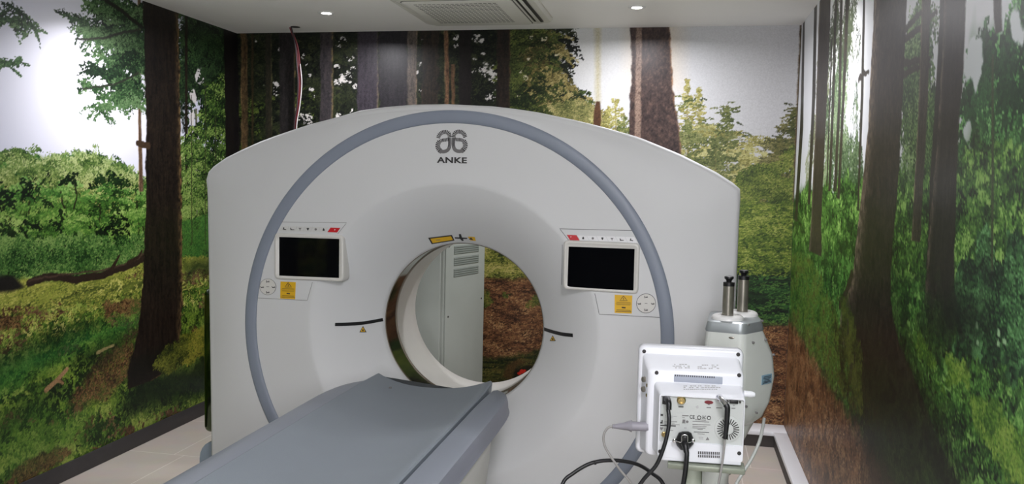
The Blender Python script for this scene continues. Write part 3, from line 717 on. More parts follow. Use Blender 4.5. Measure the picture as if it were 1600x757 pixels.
    m.over(np.array((16, 22, 16)) / 255, m.poly([(1435, 500), (1500, 455), (1540, 500), (1520, 530), (1450, 530)], .05, .05) * .7)
    m.over(np.array((20, 18, 14)) / 255, m.poly([(1316, 480), (1400, 480), (1440, 600), (1480, 680), (1520, 800), (1360, 800), (1340, 660), (1330, 600)], .1, .06) * .65)
    m.trunk([(-20, 1366, 1417), (60, 1364, 1414), (200, 1356, 1408), (300, 1346, 1402), (380, 1338, 1395), (430, 1332, 1392), (470, 1318, 1392), (500, 1312, 1396), (540, 1318, 1406), (580, 1328, 1424), (620, 1336, 1440), (680, 1346, 1462), (760, 1370, 1500)],
            [(30, 24, 22), (48, 39, 36), (68, 56, 50), (88, 74, 64)], 'l', (132, 116, 98), rough=.006, rimw=.3, streak=(.02, .1),
            fade=np.clip((m.V - m.uv(1400, 700)[1]) / .35, 0, 1))
    m.stroke([(1331, 430), (1322, 458), (1312, 478)], .022, (52, 46, 34), .8)
    m.leaves(m.poly([(1300, 480), (1325, 470), (1345, 560), (1345, 640), (1310, 600)], .03, .03), 1800, .014, [(24, 34, 18), (58, 72, 30), (86, 96, 42)], .4, .7, .8, .45, .1)
    return m


def wall_from_mural(name, m, ext0, place, material, gain):
    """grid mesh of the printed wall; beyond the measured part the print goes on, mirrored, at a coarser pitch"""
    cols = [np.arange(m.nu) * m.du + m.u0]; idx = [np.arange(m.nu)]
    if ext0 is not None and ext0 < m.u0:
        far = np.arange(m.u0, ext0, -.05)[1:][::-1]; far = np.concatenate([[ext0], far])
        j = np.abs(((m.u0 - far) / m.du).astype(int)) % (2 * m.nu - 2); j = np.where(j >= m.nu, 2 * m.nu - 2 - j, j)
        cols.insert(0, far); idx.insert(0, j)
    us = np.concatenate(cols); ix = np.concatenate(idx); vs = np.linspace(0, H, m.nv)
    nu, nv = len(us), len(vs)
    U, V = np.meshgrid(us, vs); co = np.array(place(U, V)).reshape(3, -1).T.astype(np.float32)
    me = bpy.data.meshes.new(name)
    me.vertices.add(nu * nv); me.vertices.foreach_set('co', co.ravel())
    a = (np.arange(nv - 1)[:, None] * nu + np.arange(nu - 1)[None]).ravel()
    q = np.stack([a, a + 1, a + nu + 1, a + nu], 1).astype(np.int32)
    me.loops.add(q.size); me.loops.foreach_set('vertex_index', q.ravel())
    me.polygons.add(len(q)); me.polygons.foreach_set('loop_start', np.arange(0, q.size, 4, dtype=np.int32))
    me.update(calc_edges=True)
    at = me.color_attributes.new('print', 'FLOAT_COLOR', 'POINT')
    C = np.clip(m.C[:, ix], 0, 1); C = np.where(C <= .04045, C / 12.92, ((C + .055) / 1.055) ** 2.4) * gain
    rgba = np.ones((nu * nv, 4), np.float32); rgba[:, :3] = np.clip(C, 0, .93).reshape(-1, 3)
    at.data.foreach_set('color', rgba.ravel())
    return setp(link(name, me, material), kind='structure')


mural_mat = node_mural()
wall_from_mural('wall_left', paint_left(), YF, lambda U, V: (np.full_like(U, XL), U, V), mural_mat, GAIN[0])
wall_from_mural('wall_back', paint_back(), None, lambda U, V: (U, np.full_like(U, YB), V), mural_mat, GAIN[1])
wall_from_mural('wall_right', paint_right(), YF, lambda U, V: (np.full_like(U, XR), U, V), mural_mat, GAIN[2])


def slab(name, lo, hi, m):
    return setp(box(name, lo, hi, m, bev=0), kind='structure')


wall_paint = mat('plain_wall_paint', rgb(205, 205, 202), .6, var=.02, vscale=2)
ceil_paint = mat('ceiling_paint', rgb(242, 240, 237), .55, var=.015, vscale=1.5, bump=.05, bscale=300)
slab('floor', (XL - .1, YF - .1, -.06), (XR + .1, YB + .1, 0), node_floor())
slab('ceiling', (XL - .1, YF - .1, H), (XR + .1, YB + .1, H + .06), ceil_paint)
slab('wall_front', (XL - .1, YF - .1, 0), (XR + .1, YF, H), wall_paint)
# skirting on the left, trunking along the back and right walls
setp(box('baseboard_left', (XL, YF, 0), (XL + .012, YB, .085), M['skirt'], bev=.003), kind='structure')
t = setp(box('trim_1', (XL + .012, YB - .17, .07), (XR, YB, .095), M['duct'], bev=.004), kind='structure')
setp(box('trim_2', (XL + .012, YB - .155, 0), (XR, YB, .07), M['ductd'], bev=0), kind='structure')
setp(box('trim_3', (XR - .077, YF, .07), (XR, YB - .17, .095), M['duct'], bev=.004), kind='structure')
setp(box('trim_4', (XR - .07, YF, 0), (XR, YB - .155, .07), M['ductd'], bev=0), kind='structure')
# added unseen behind the camera: dark door for screen reflections, window as fill light
w = setp(box('added_door_1', (-1.9, YF, 0), (-.35, YF + .03, 2.15), M['ductd'], bev=.004), kind='structure')
for x0 in (-1.85, -1.11): box('added_door_pane', (x0, YF + .03, .05), (x0 + .72, YF + .036, 2.1), M['glass'], w, bev=0)
w = setp(box('fill_window_1', (-.28, YF, 1.0), (.60, YF + .03, 2.1), M['white'], bev=.004), kind='structure')
ld = bpy.data.lights.new('window_fill_light', 'AREA'); ld.shape = 'RECTANGLE'; ld.size = .80; ld.size_y = 1.0; ld.energy = PW_FILL_WIN; ld.color = LCOL
lo = bpy.data.objects.new('window_fill_light', ld); COL.objects.link(lo); lo.location = (.16, YF + .035, 1.55); lo.rotation_euler = (math.radians(90), 0, 0); lo.parent = w
# ------------------------------------------------------------------ CT scanner gantry
XC, ZC, Y0 = -.8586, .9213, 3.10           # bore axis and front plane
R_BORE, R_FL, DEP = .335, .575, .205
OUT_PX = [(329, 700), (326, 640), (323.5, 560), (323, 460), (322.8, 380), (322.8, 300), (323.2, 277), (325.4, 270.5), (334.9, 260), (352.8, 247.2), (378, 234.5), (405.7, 221.9), (431, 212.3), (464.8, 200.7), (490, 193), (518.7, 186.3),
          (565, 173.5), (604, 168.2), (650, 164.6), (703, 164), (771.7, 167.2), (805, 171), (840, 176), (898.7, 188.2), (943, 199), (998.3, 214.6), (1030, 227.5), (1063.4, 241.3), (1118.4, 268.8), (1150, 289), (1156, 294), (1157.5, 301)]
out_xz = []
for px, py in OUT_PX:
    p = at_y(px, py, Y0 + .05); out_xz.append((p.x, p.z))
XLG, XRG = -1.906, .2092
out_xz = [(XLG + .014 * (1.5 - z), z) if (x < -1.897 and z < 1.5) else (x, z) for x, z in out_xz if z > .42]
out_xz += [(XRG, 1.35), (XRG, .9), (XRG, .34), (XRG - .13, .08), (XLG + .13, .08), (XLG + .016, .34)]


def rout(th):
    """distance from the bore axis to the outline in direction th"""
    c, s_ = math.cos(th), math.sin(th); best = 9
    n = len(out_xz)
    for i in range(n):
        (x1, z1), (x2, z2) = out_xz[i], out_xz[(i + 1) % n]
        x1 -= XC; x2 -= XC; z1 -= ZC; z2 -= ZC
        ex, ez = x2 - x1, z2 - z1; det = c * ez - s_ * ex
        if abs(det) < 1e-12: continue
        t = (x1 * ez - z1 * ex) / det; u = (x1 * s_ - z1 * c) / det
        if t > 0 and -1e-6 <= u <= 1 + 1e-6: best = min(best, t)
    return best


NT = 240
TH = [2 * PI * k / NT for k in range(NT)]
# put rays exactly on the sharp corners
for cx, cz in ((XRG, .34), (XRG - .13, .08), (XLG + .13, .08), (XLG + .016, .34)):
    a = math.atan2(cz - ZC, cx - XC) % (2 * PI); k = min(range(NT), key=lambda i: abs(TH[i] - a)); TH[k] = a
RO = [rout(t) for t in TH]


def flare(r):
    s_ = min(max((R_FL - r) / (R_FL - R_BORE), 0), 1)
    return DEP * (.42 * s_ + .58 * s_ ** 1.9)


def front_y(x, z):
    r = math.hypot(x - XC, z - ZC)
    y = Y0 + flare(r)
    if r > .86:
        t = math.atan2(z - ZC, x - XC) % (2 * PI); k = int(t / (2 * PI) * NT) % NT; ro = RO[k]
        q = min(max((r - .86) / max(ro - .86, .02), 0), 1); y += .03 * q * q * min(1, (ro - .86) / .15)
    return y


def on_front(px, py, off=.0):
    y = Y0
    for _ in range(40):
        p = at_y(px, py, y - off); y += (front_y(p.x, p.z) - y) * .6
    return at_y(px, py, y - off)


def band_mesh(name, radii, m, parent, yoff=0., smooth=40):
    """surface rings about the bore axis; radii: functions of ray index -> (r, y)"""
    loops = [[Vector((XC + math.cos(TH[k]) * f(k)[0], f(k)[1] + yoff, ZC + math.sin(TH[k]) * f(k)[0])) for k in range(NT)] for f in radii]
    return loft(name, loops, m, parent, False, False, smooth)


G = empty('ct_scanner', (XC, Y0 + .45, 0))
setp(G, 'large white CT scanner gantry with a blue-grey ring around its round bore', 'CT scanner')


def rr(r, yo=0.):
    return lambda k: (r, Y0 + flare(r) + yo)


def outer(q, inset=.022):
    def f(k):
        r = .853 + (RO[k] - inset - .853) * q
        return (r, Y0 + .03 * q * q * min(1, (RO[k] - .86) / .15))
    return f


def edge(a, rad=.022, dy=0., shrink=0.):
    def f(k):
        e = Y0 + .03 * min(1, (RO[k] - .86) / .15)
        return (RO[k] - shrink - rad + rad * math.sin(a), e + rad * (1 - math.cos(a)) + dy)
    return f


# outer cover: from the ring to the rolled edge and back along the side
band_mesh('outer_cover', [outer(q) for q in (0, .15, .3, .45, .6, .75, .87, .95, 1)] + [edge(a) for a in (.3, .6, .9, 1.2, PI / 2)] +
          [edge(PI / 2, dy=.10), edge(PI / 2, dy=.27), edge(PI / 2, dy=.28, shrink=.012)], M['shell'], G)
# centre cover: ring to flare to bore rim
band_mesh('front_cover', [rr(r) for r in (.804, .75, .7, .65, .61, .585, .575, .568, .56, .55, .535, .52, .50, .48, .46, .44, .42, .40, .385, .37, .355, .345, .341)] +
          [lambda k: (.3365, Y0 + .208), lambda k: (.3345, Y0 + .216), lambda k: (.336, Y0 + .220)], M['shell'], G, smooth=50)
# blue-grey accent ring, slightly proud
band_mesh('accent_ring', [rr(.854, .004), rr(.853, -.002), rr(.849, -.005), rr(.84, -.007), rr(.8285, -.008), rr(.817, -.007), rr(.808, -.005), rr(.8045, -.002), rr(.8035, .004)], M['ring'], G, smooth=60)
# bore
band_mesh('scan_window', [lambda k: (.336, Y0 + .220), lambda k: (.336, Y0 + .352)], M['band'], G)
band_mesh('window_rim', [lambda k: (.337, Y0 + .350), lambda k: (.3325, Y0 + .351), lambda k: (.3325, Y0 + .357), lambda k: (.337, Y0 + .358)], M['rim'], G)
band_mesh('window_rim', [lambda k: (.337, Y0 + .214), lambda k: (.3325, Y0 + .215), lambda k: (.3325, Y0 + .221), lambda k: (.337, Y0 + .222)], M['rim'], G)
band_mesh('bore_liner', [lambda k: (.334, Y0 + .357), lambda k: (.334, Y0 + .45), lambda k: (.335, Y0 + .55), lambda k: (.336, Y0 + .625), lambda k: (.341, Y0 + .64), lambda k: (.39, Y0 + .68), lambda k: (.50, Y0 + .79), lambda k: (.58, Y0 + .85)], M['shell_in'], G, smooth=50)


def rear(sh, y): return lambda k: (max(RO[k] - sh, .6), y)


band_mesh('rear_cover', [rear(.05, Y0 + .30), rear(.05, Y0 + .34), rear(.035, Y0 + .36), rear(.035, Y0 + .80), rear(.06, Y0 + .85), lambda k: (.581, Y0 + .86)], M['shell'], G)
# polished side stands and the blue-grey foot
for sx, nm in ((-1, 'side_stand'), (1, 'side_stand')):
    xs = -1.980 if sx < 0 else .23
    lo, hi = (min(xs, xs - sx * .13), max(xs, xs - sx * .13))
    box(nm, (lo, Y0 + .12, .405), (hi, Y0 + .72, 1.028), M['mirror'], G, bev=.028, seg=6)
    # foot with a rounded shoulder
    prof = [(xs, .02), (xs, .30)] + [(xs - sx * .07 * (1 - math.cos(a)), .30 + .08 * math.sin(a)) for a in (.3, .6, .9, 1.2, PI / 2)] + [(xs - sx * .22, .38), (xs - sx * .22, .02)]
    loft('foot', [[Vector((x, y, z)) for x, z in prof] for y in (Y0 + .10, Y0 + .74)], M['base'], G)
box('base_frame', (XLG + .12, Y0 + .12, 0), (XRG - .12, Y0 + .74, .2), M['base'], G, bev=.02)


# --- surface-following details measured on the front cover
def strip(name, pts, w, m, parent, off=.0012, n=10, cap_th=.0, closed=False):
    """a thin band of constant width (m) following the cover through photo-measured points"""
    P = []
    pts = list(pts) + ([pts[0]] if closed else [])
    for (a, b) in zip(pts[:-1], pts[1:]):
        for k in range(n): P.append((a[0] + (b[0] - a[0]) * k / n, a[1] + (b[1] - a[1]) * k / n))
    P.append(pts[-1]); Q = [on_front(x, y, off) for x, y in P]
    A, B, A2, B2 = [], [], [], []
    for i, q in enumerate(Q):
        d = (Q[min(i + 1, len(Q) - 1)] - Q[max(i - 1, 0)]); s_ = Vector((-d.z, 0, d.x)).normalized() * w / 2
        a, b = q + s_, q - s_
        a.y = front_y(a.x, a.z) - off; b.y = front_y(b.x, b.z) - off; A.append(a); B.append(b)
    dn = Vector((0, off + .004, 0))
    loops = [[a, b, b + dn, a + dn] for a, b in zip(A, B)]
    return loft(name, loops, m, parent, ang=40)


def plate(name, pts, m, parent, off=.002, depth=.004, sub=True, flat=None):
    """a thin plate whose outline was measured on the cover; flat = fixed depth of its face"""
    if flat is None:
        P = []
        for a, b in zip(pts, list(pts[1:]) + [pts[0]]):
            k = max(1, int(math.hypot(a[0] - b[0], a[1] - b[1]) / 6)) if sub else 1
            P += [(a[0] + (b[0] - a[0]) * i / k, a[1] + (b[1] - a[1]) * i / k) for i in range(k)]
        F = [on_front(x, y, off) for x, y in P]
    else:
        F = [at_y(x, y, flat) for x, y in pts]
    B = [p + Vector((0, depth, 0)) for p in F]
    return loft(name, [F, B], m, parent)


def ring_px(cx, cy, r, n=32, k=1.0):
    return [(cx + r * math.cos(2 * PI * i / n), cy + r * k * math.sin(2 * PI * i / n)) for i in range(n)]


PXM = .00236     # metres per photo pixel on the front plane


def raised_frame(name, quad, y_face, m, parent, rad, depth):
    """screen housing: rounded quad box in front of the cover"""
    P = [at_y(x, y, y_face) for x, y in quad]
    def inset(d, y):
        c = sum(P, Vector()) / 4; L_ = []
        for i in range(4):
            p = P[i]; a = (P[i - 1] - p).normalized(); b = (P[(i + 1) % 4] - p).normalized(); r = rad
            q = p + (a + b) * d
            p1, p2 = q + a * r, q + b * r
            for k in range(6):
                t = k / 5; L_.append(Vector(((1 - t) ** 2 * p1.x + 2 * t * (1 - t) * q.x + t * t * p2.x, y, (1 - t) ** 2 * p1.z + 2 * t * (1 - t) * q.z + t * t * p2.z)))
        return L_
    return inset, P


def control_panel(side):
    if side == 'l':
        seam_top = [(431, 347), (541.5, 348.5), (527.5, 366)]
        seam_low = [(488.3, 441), (480, 470), (402, 466)]
        fr = [(428, 364.5), (536.5, 368.5), (536.5, 441), (428, 436.5)]
        sc = [(436.3, 370.6), (530, 373.8), (529.6, 434.8), (436.3, 431)]
        keys_t = [(438, 354), (452, 354), (467, 354.3), (482, 354.6), (497, 355), (513, 355.5)]
        red = [(516.5, 356), (531.5, 356.5), (526.5, 363.5), (511.5, 363)]
        x_keys = [(439.5 + 12.6 * i, 438 + 12.6 * i) for i in range(7)]
        ytop, ybot, sk = 353.8, 361.5, 0
        ylab = [(438.3, 440.3), (462, 441.3), (461, 468), (437.8, 466.8)]
        dp = (418.3, 448.6, 12.6); tone = 'line2'
    else:
        seam_top = [(988, 360.6), (874.5, 357.8), (889, 376.5)]
        seam_low = [(929.5, 459), (936.3, 491.5), (1031, 496.5)]
        fr = [(880.5, 375.5), (1000, 380.8), (997, 460.5), (879.5, 452.5)]
        sc = [(888.6, 385.6), (991.6, 389.4), (989.8, 454.3), (886.4, 449.2)]
        ytop, ybot, sk = 368.2, 375.6, 4
        red = [(885.6, 367.4), (900.5, 367.8), (905.6, 376), (890.5, 375.4)]
        ylab = [(960.4, 461), (988, 462.3), (987, 490.5), (960.3, 489.3)]
        dp = (1009.5, 474.5, 15); tone = 'line'
    pan = plate('control_panel', fr, M['shell'], G, off=.0005, depth=.002)      # thin backing under the raised screen housing
    setp(pan, label='flat control panel around the %s screen' % ('left' if side == 'l' else 'right'))
    yf = Y0 - .010
    inset, P = raised_frame('screen_frame', fr, yf, M['shell'], pan, .018, .03)
    # back of the housing meets the cover
    back = Y0 + .05
    loft('screen_frame', [inset(0, back), inset(0, yf + .007), inset(.002, yf + .002), inset(.0055, yf), inset(.009, yf), inset(.0115, yf + .0025)], M['shell_in'], pan, ang=50)
    S_ = [at_y(x, y, yf + .0018) for x, y in sc]
    loft('display_screen', [[p for p in S_], [p + Vector((0, .006, 0)) for p in S_]], M['glass'], pan)
    for pts in (seam_top, seam_low): strip('seam', pts, PXM * .8, M[tone], pan, off=.0006)
    strip('seam', [(fr[1][0] + 1.5, fr[1][1] + 6), (fr[2][0] + 1.5, fr[2][1] - 6)] if side == 'l' else [(fr[0][0] - 2, fr[0][1] + 7), (fr[3][0] - 2, fr[3][1] - 7)], PXM * .6, M[tone], pan, off=.0006)
    # keys
    for i in range(6):
        if side == 'l':
            x0 = 438.5 + i * 12.3; x1 = x0 + 11.6; q = [(x0 + 1.5, ytop + i * .25), (x1 + 1.5, ytop + i * .25 + .2), (x1 - 2, ybot + i * .25 + .2), (x0 - 2, ybot + i * .25)]; km = M['keyl']
        else:
            x0 = 901.8 + i * 15.0; x1 = x0 + 14.3; q = [(x0, ytop + i * .45), (x1, ytop + i * .45 + .4), (x1 + 4.5, ybot + i * .75 + .7), (x0 + 4.5, ybot + i * .75)]; km = M['key']
        kk = plate('key_button', q, km, pan, off=.0022, sub=False)
        cx = sum(p[0] for p in q) / 4; cy = sum(p[1] for p in q) / 4; j = i if side == 'r' else 5 - i
        g = [[(cx - 1.6, cy + 2), (cx + 1.6, cy + 2), (cx + 1.2, cy - 1), (cx, cy - 2.2), (cx - 1.2, cy - 1)],
             ring_px(cx, cy, 1.9, 8),
             [(cx - 2, cy - 1.6), (cx, cy - 2.2), (cx + 2, cy - 1.6), (cx + .6, cy + 1.8), (cx - .6, cy + 1.8)],
             [(cx - 2.6, cy - 1.8), (cx + 2.6, cy - 1.8), (cx + .6, cy + .2), (cx + .5, cy + 2.2), (cx - .5, cy + 2.2), (cx - .6, cy + .2)],
             [(cx - 3, cy - 1.8), (cx - 2, cy - 1.8), (cx - 1, cy + .6), (cx + 3.4, cy + 1), (cx + 3.4, cy + 2), (cx - 2.4, cy + 2)],
             [(cx - 1, cy - 2.4), (cx, cy - 2.4), (cx - .4, cy - .2), (cx + 3.2, cy + 1), (cx + 3, cy + 2), (cx - 2.4, cy + 1)]][j]
        plate('symbol', g, M['inkg'] if j in (1, 3) else M['ink'], kk, off=.003, sub=False, depth=.001)
    rk = plate('red_button', red, M['red'], pan, off=.0028, sub=False)
    setp(rk, label='red key at the end of the key row')
    cx = sum(p[0] for p in red) / 4; cy = sum(p[1] for p in red) / 4
    plate('symbol', [(cx + 1, cy - 1.6), (cx + 3, cy - .4), (cx + 1, cy + .8)] if side == 'l' else [(cx - 4, cy - 2), (cx - 2.4, cy - 1.2), (cx - 4.2, cy - .2)], M['key'], rk, off=.0036, sub=False, depth=.001)
    # direction pad
    x, y, r = dp
    dpad = plate('direction_pad', ring_px(x, y, r, 36, 1.0), M['shell_in'], pan, off=.0012, sub=False)
    strip('pad_outline', ring_px(x, y, r, 28), PXM * .7, M[tone], dpad, off=.002, n=1, closed=True)
    for dx, dy in ((0, -.66), (0, .68), (-.7, .03), (.7, .03), (0, 0)):
        gx, gy = x + dx * r, y + dy * r
        if dx == dy == 0: strip('symbol', [(gx - 2, gy), (gx + 2, gy)], PXM * .8, M['inkg'], dpad, off=.002, n=1); continue
        strip('symbol', [(gx - 2, gy - 1.8), (gx - 2, gy + 1.8)] if dx == 0 else [(gx - 2.5, gy - 1), (gx - 1, gy + 1.4)], PXM * .9, M['ink'], dpad, off=.002, n=1)
        strip('symbol', [(gx - 1.2, gy + .6), (gx + 2.6, gy + .6)], PXM * 1.2, M['ink'], dpad, off=.002, n=1)
        strip('symbol', [(gx + .4, gy - .6), (gx + 2.6, gy - .8)], PXM * .7, M['inkg'], dpad, off=.002, n=1)
    # yellow warning label
    lb = plate('warning_label', ylab, M['yellow'], pan, off=.0012)
    setp(lb, label='yellow laser warning label')
    x0, y0 = ylab[0]; w = ylab[1][0] - x0; h = ylab[3][1] - y0
    tri = [(x0 + w * .5, y0 + h * .07), (x0 + w * .72, y0 + h * .33), (x0 + w * .28, y0 + h * .33)]
    strip('symbol', tri, PXM * .8, M['ink'], lb, off=.0022, n=2, closed=True); strip('symbol', [(x0 + w * .5, y0 + h * .16), (x0 + w * .5, y0 + h * .29)], PXM * .9, M['ink'], lb, off=.0022, n=1)
    tx = lambda a, b, v, ww=.5, c='ink': strip('print_line', [(x0 + w * a, y0 + h * v), (x0 + w * b, y0 + h * v + .6)], PXM * ww, M[c], lb, off=.002, n=1)
    tx(.1, .9, .42, .5); tx(.06, .92, .49, .4); tx(.1, .88, .55, .4); tx(.4, .62, .70, 1.9); tx(.1, .9, .84, .7); tx(.06, .94, .92, .7)


control_panel('l'); control_panel('r')

# laser slots each side of the bore, with their small warning triangles
for pts in ([(523.5, 507.6), (545, 507), (570, 505), (598, 500)], [(850, 514.6), (862, 518.6), (878, 522.6), (895, 524.6)]):
    C_ = catmull([Vector((a, b, 0)) for a, b in pts], 4)
    s_ = strip('laser_window', [(c.x, c.y) for c in C_], .0135, M['black'], G, off=.002, n=2)
for cx, cy, k in ((567, 515.5, 1), (863.5, 529.5, .92)):
    h = 5.6 * k
    t = plate('laser_sign', [(cx, cy - h), (cx + h * .98 * k, cy + h * .75), (cx - h * .98 * k, cy + h * .75)], M['ink'], G, off=.0016, sub=False)
    q = .68; plate('symbol', [(cx, cy - h * q), (cx + h * .98 * k * q, cy + h * .62 * .9), (cx - h * .98 * k * q, cy + h * .62 * .9)], M['yellow'], t, off=.0024, sub=False, depth=.001)
    plate('symbol', ring_px(cx, cy + 1, 1.5, 8), M['ink'], t, off=.003, sub=False, depth=.001)
# labels over the bore
a = plate('aperture_label', [(669, 372), (706, 367.6), (710, 376.2), (674.5, 382)], M['ink'], G, off=.0022)
setp(a, label='yellow aperture label with a black border')
b = plate('label_field', [(672.3, 373.4), (704.6, 369.5), (707.6, 375.2), (676, 380.2)], M['yellow'], a, off=.0032)
strip('print_line', [(681, 375.8), (697, 374)], PXM * .8, M['inkg'], b, off=.004)
c = plate('alignment_mark', [(717, 366.3), (720, 366.2), (721.6, 371.5), (730, 372.1), (729.6, 373.9), (723, 373.6), (724.6, 376.4), (722, 377), (718.6, 373.5), (710.4, 373), (710.6, 371.2), (717.6, 371.4)], M['black'], G, off=.0022, sub=False)
d = plate('aperture_label', [(730.8, 370.2), (741.6, 370.6), (743.4, 377), (735, 376)], M['yellow'], G, off=.0022)
plate('symbol', [(736, 371.4), (739.5, 375.6), (732.6, 374.4)], M['ink'], d, off=.0032, sub=False, depth=.001)


# emblem of hatched bands and the lettering underneath
def emblem():
    root = None
    ox, oz = None, None
    c = on_front(705.5, 223, .001); S = PXM
    def P(a, b): return Vector((c.x + a * S, Y0 - .0012, c.z - b * S + a * S * .035))
    # half-outline measured from the photo (px from the emblem centre), thickness in px
    path = [(-22.5, -8), (-20.5, -13), (-15.5, -16.5), (-10, -17.2), (-5.5, -15), (-3.4, -10), (-3, -3), (-3.2, 5), (-5.5, 11), (-11, 14), (-17, 13.6), (-21.5, 9.5), (-23, 4), (-20.5, -1.5), (-15, -4), (-9, -4.6), (-4.5, -5.6)]
    verts, faces, kinds = [], [], []
    V2 = [Vector((a, b, 0)) for a, b in path]; C_ = catmull(V2, 12); n = len(C_)
    parts = {'ink': ([], []), 'inkg': ([], [])}
    L_ = [0]
    for i in range(1, n): L_.append(L_[-1] + (C_[i] - C_[i - 1]).length)
    def width(t): return 6.4 if t < .30 else 5.2 if t < .46 else 5.6 if t < .62 else 7.6 if t < .82 else 5.4
    tot = L_[-1]
    def samp(s):
        s = min(max(s, 0), tot - 1e-6); i = next(k for k in range(1, n) if L_[k] >= s); t = (s - L_[i - 1]) / max(L_[i] - L_[i - 1], 1e-6)
        p = C_[i - 1].lerp(C_[i], t); dd = (C_[i] - C_[i - 1]).normalized(); return p, Vector((-dd.y, dd.x, 0))
    for mir in (1, -1):
        def add(kind, quad):
            vs, fs = parts[kind]; b0 = len(vs); F_ = [P(mir * q.x, q.y) for q in quad]
            vs.extend(F_); vs.extend([q + Vector((0, .0015, 0)) for q in F_]); fs.append((b0, b0 + 1, b0 + 2, b0 + 3)); fs.append((b0 + 7, b0 + 6, b0 + 5, b0 + 4))
            for i in range(4): j = (i + 1) % 4; fs.append((b0 + i, b0 + 4 + i, b0 + 4 + j, b0 + j))
        s = 0
        while s < tot:
            t = s / tot; stem = .30 < t < .47; bowl = .47 <= t < .66
            if stem or bowl:
                w = width(t)
                for o in ((-.36, .02, .38) if stem else (-.4, -.2, 0, .2, .4)):
                    p, nn = samp(s); p2, n2 = samp(s + 1.25); hw = .13 if stem else .11
                    add('ink' if stem else 'inkg', [p + nn * w * (o - hw), p + nn * w * (o + hw), p2 + n2 * w * (o + hw), p2 + n2 * w * (o - hw)])
                s += 1.2
            else:
                w = width(t); p, nn = samp(s); p2, n2 = samp(s + 1.5)
                add('ink', [p - nn * w / 2, p + nn * w / 2, p2 + n2 * w / 2, p2 - n2 * w / 2]); s += 2.3
    first = None
    for kind in ('ink', 'inkg'):
        vs, fs = parts[kind]; o = link('emblem' if first is None else 'emblem_base', mesh('emblem', vs, fs), M[kind], G if first is None else first)
        first = first or o
    cu = bpy.data.curves.new('lettering', 'FONT'); cu.body = 'ANKE'; cu.size = 1; cu.align_x = 'CENTER'; cu.offset = .032; cu.extrude = .02; cu.space_character = 1.06
    to = bpy.data.objects.new('tmp_text', cu); COL.objects.link(to); bpy.context.view_layer.update()
    me = bpy.data.meshes.new_from_object(to.evaluated_get(bpy.context.evaluated_depsgraph_get())); bpy.data.objects.remove(to)
    xs = [v.co.x for v in me.vertices]; ys = [v.co.y for v in me.vertices]; w = max(xs) - min(xs); h = max(ys) - min(ys); y0 = min(ys); xm = (max(xs) + min(xs)) / 2
    q = on_front(706, 250.5, .001)
    for v in me.vertices:
        a = (v.co.x - xm) / w * 50 * S; b = ((v.co.y - y0) / h - .5) * 9.6 * S
        v.co = Vector((q.x + a, Y0 - .0012 - v.co.z * .02, q.z + b + a * .0))
    link('lettering', me, M['ink'], G)


emblem()
# soft vertical seam screws of the cover are hidden; small camera dot above the flare
# ------------------------------------------------------------------ patient table
TX = -.902
T = empty('patient_table', (TX, 1.9, 0))
setp(T, 'grey-topped patient table running up to the scanner bore', 'patient table')


def stations(ys, fn):
    return [[Vector(p) for p in fn(y)] for y in ys]


def cradle_sec(y):
    w = .231; t = max(0, (y - 2.86) / .16); w2 = w * (1 - .04 * t)
    top = [(TX + w2 * a, y + .035 * abs(a) ** 3 * t, .724 + .034 * abs(a) ** 2.2) for a in [-1 + .1 * i for i in range(21)]]
    edge_r = [(TX + w2 + .005, y + .03 * t, .757), (TX + w2 + .009, y + .03 * t, .752), (TX + w2 + .006, y + .02 * t, .71)]
    edge_l = [(TX - w2 - .003, y + .02 * t, .71), (TX - w2 - .007, y + .03 * t, .750), (TX - w2 - .004, y + .03 * t, .757)]
    return edge_l + top + edge_r


loft('cradle', stations([.3, .8, 1.4, 2.0, 2.5, 2.8, 2.88, 2.94, 2.99, 3.02], cradle_sec), M['pad'], T, ang=30)


def side_cover(s):
    def sec(y):
        t = min(max((y - 2.69) / .31, 0), 1); k = 1 - (1 - math.sqrt(max(0, 1 - t ** 2.2))) * .62       # plan rounds in toward the bore
        i0 = .2435; o1 = i0 + (.328 - i0) * k; o2 = i0 + (.343 - i0) * k
        dz = -.012 * t * t
        pr = [(i0, .70), (i0, .742), (i0 + .004, .748), (i0 + .02, .7505), (i0 + (o1 - i0) * .6, .749), (o1 - .008, .746), (o1, .742), (o1 + (o2 - o1) * .55, .722), (o2 - .004, .700), (o2, .690), (o2 - .006, .684), (i0, .684)]
        return [(TX + s * a, y, z + dz) for a, z in pr]
    o = loft('side_cover', stations([.3, 1., 1.8, 2.4, 2.65, 2.73, 2.79, 2.85, 2.90, 2.94, 2.97, 2.99, 2.998], sec), M['cover'], T, ang=22)
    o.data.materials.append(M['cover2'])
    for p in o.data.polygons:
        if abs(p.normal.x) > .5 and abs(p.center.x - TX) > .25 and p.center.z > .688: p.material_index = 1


side_cover(1); side_cover(-1)


def body_sec(y):
    t = min(max((y - 2.5) / .46, 0), 1); k = 1 - .42 * t ** 2
    pr = []
    for a, z in ((.336, .686), (.330, .60), (.318, .5), (.300, .36), (.28, .22), (.27, .12)): pr.append((a * k, z))
    return [(TX + a, y - (.686 - z) * .12 * t, z) for a, z in pr] + [(TX - a, y - (.686 - z) * .12 * t, z) for a, z in reversed(pr)]


loft('table_body', stations([.35, 1, 2, 2.5, 2.62, 2.72, 2.8, 2.86, 2.9], body_sec), M['tbody'], T, ang=35)
box('pedestal', (TX - .25, .5, 0), (TX + .25, 2.6, .13), M['base'], T, bev=.02)
lathe('headrest_stud', [(.006, 0), (.006, .004), (.003, .005)], (TX - .13, 2.93, .735), (0, 0, 1), M['inkg'], T, n=12)

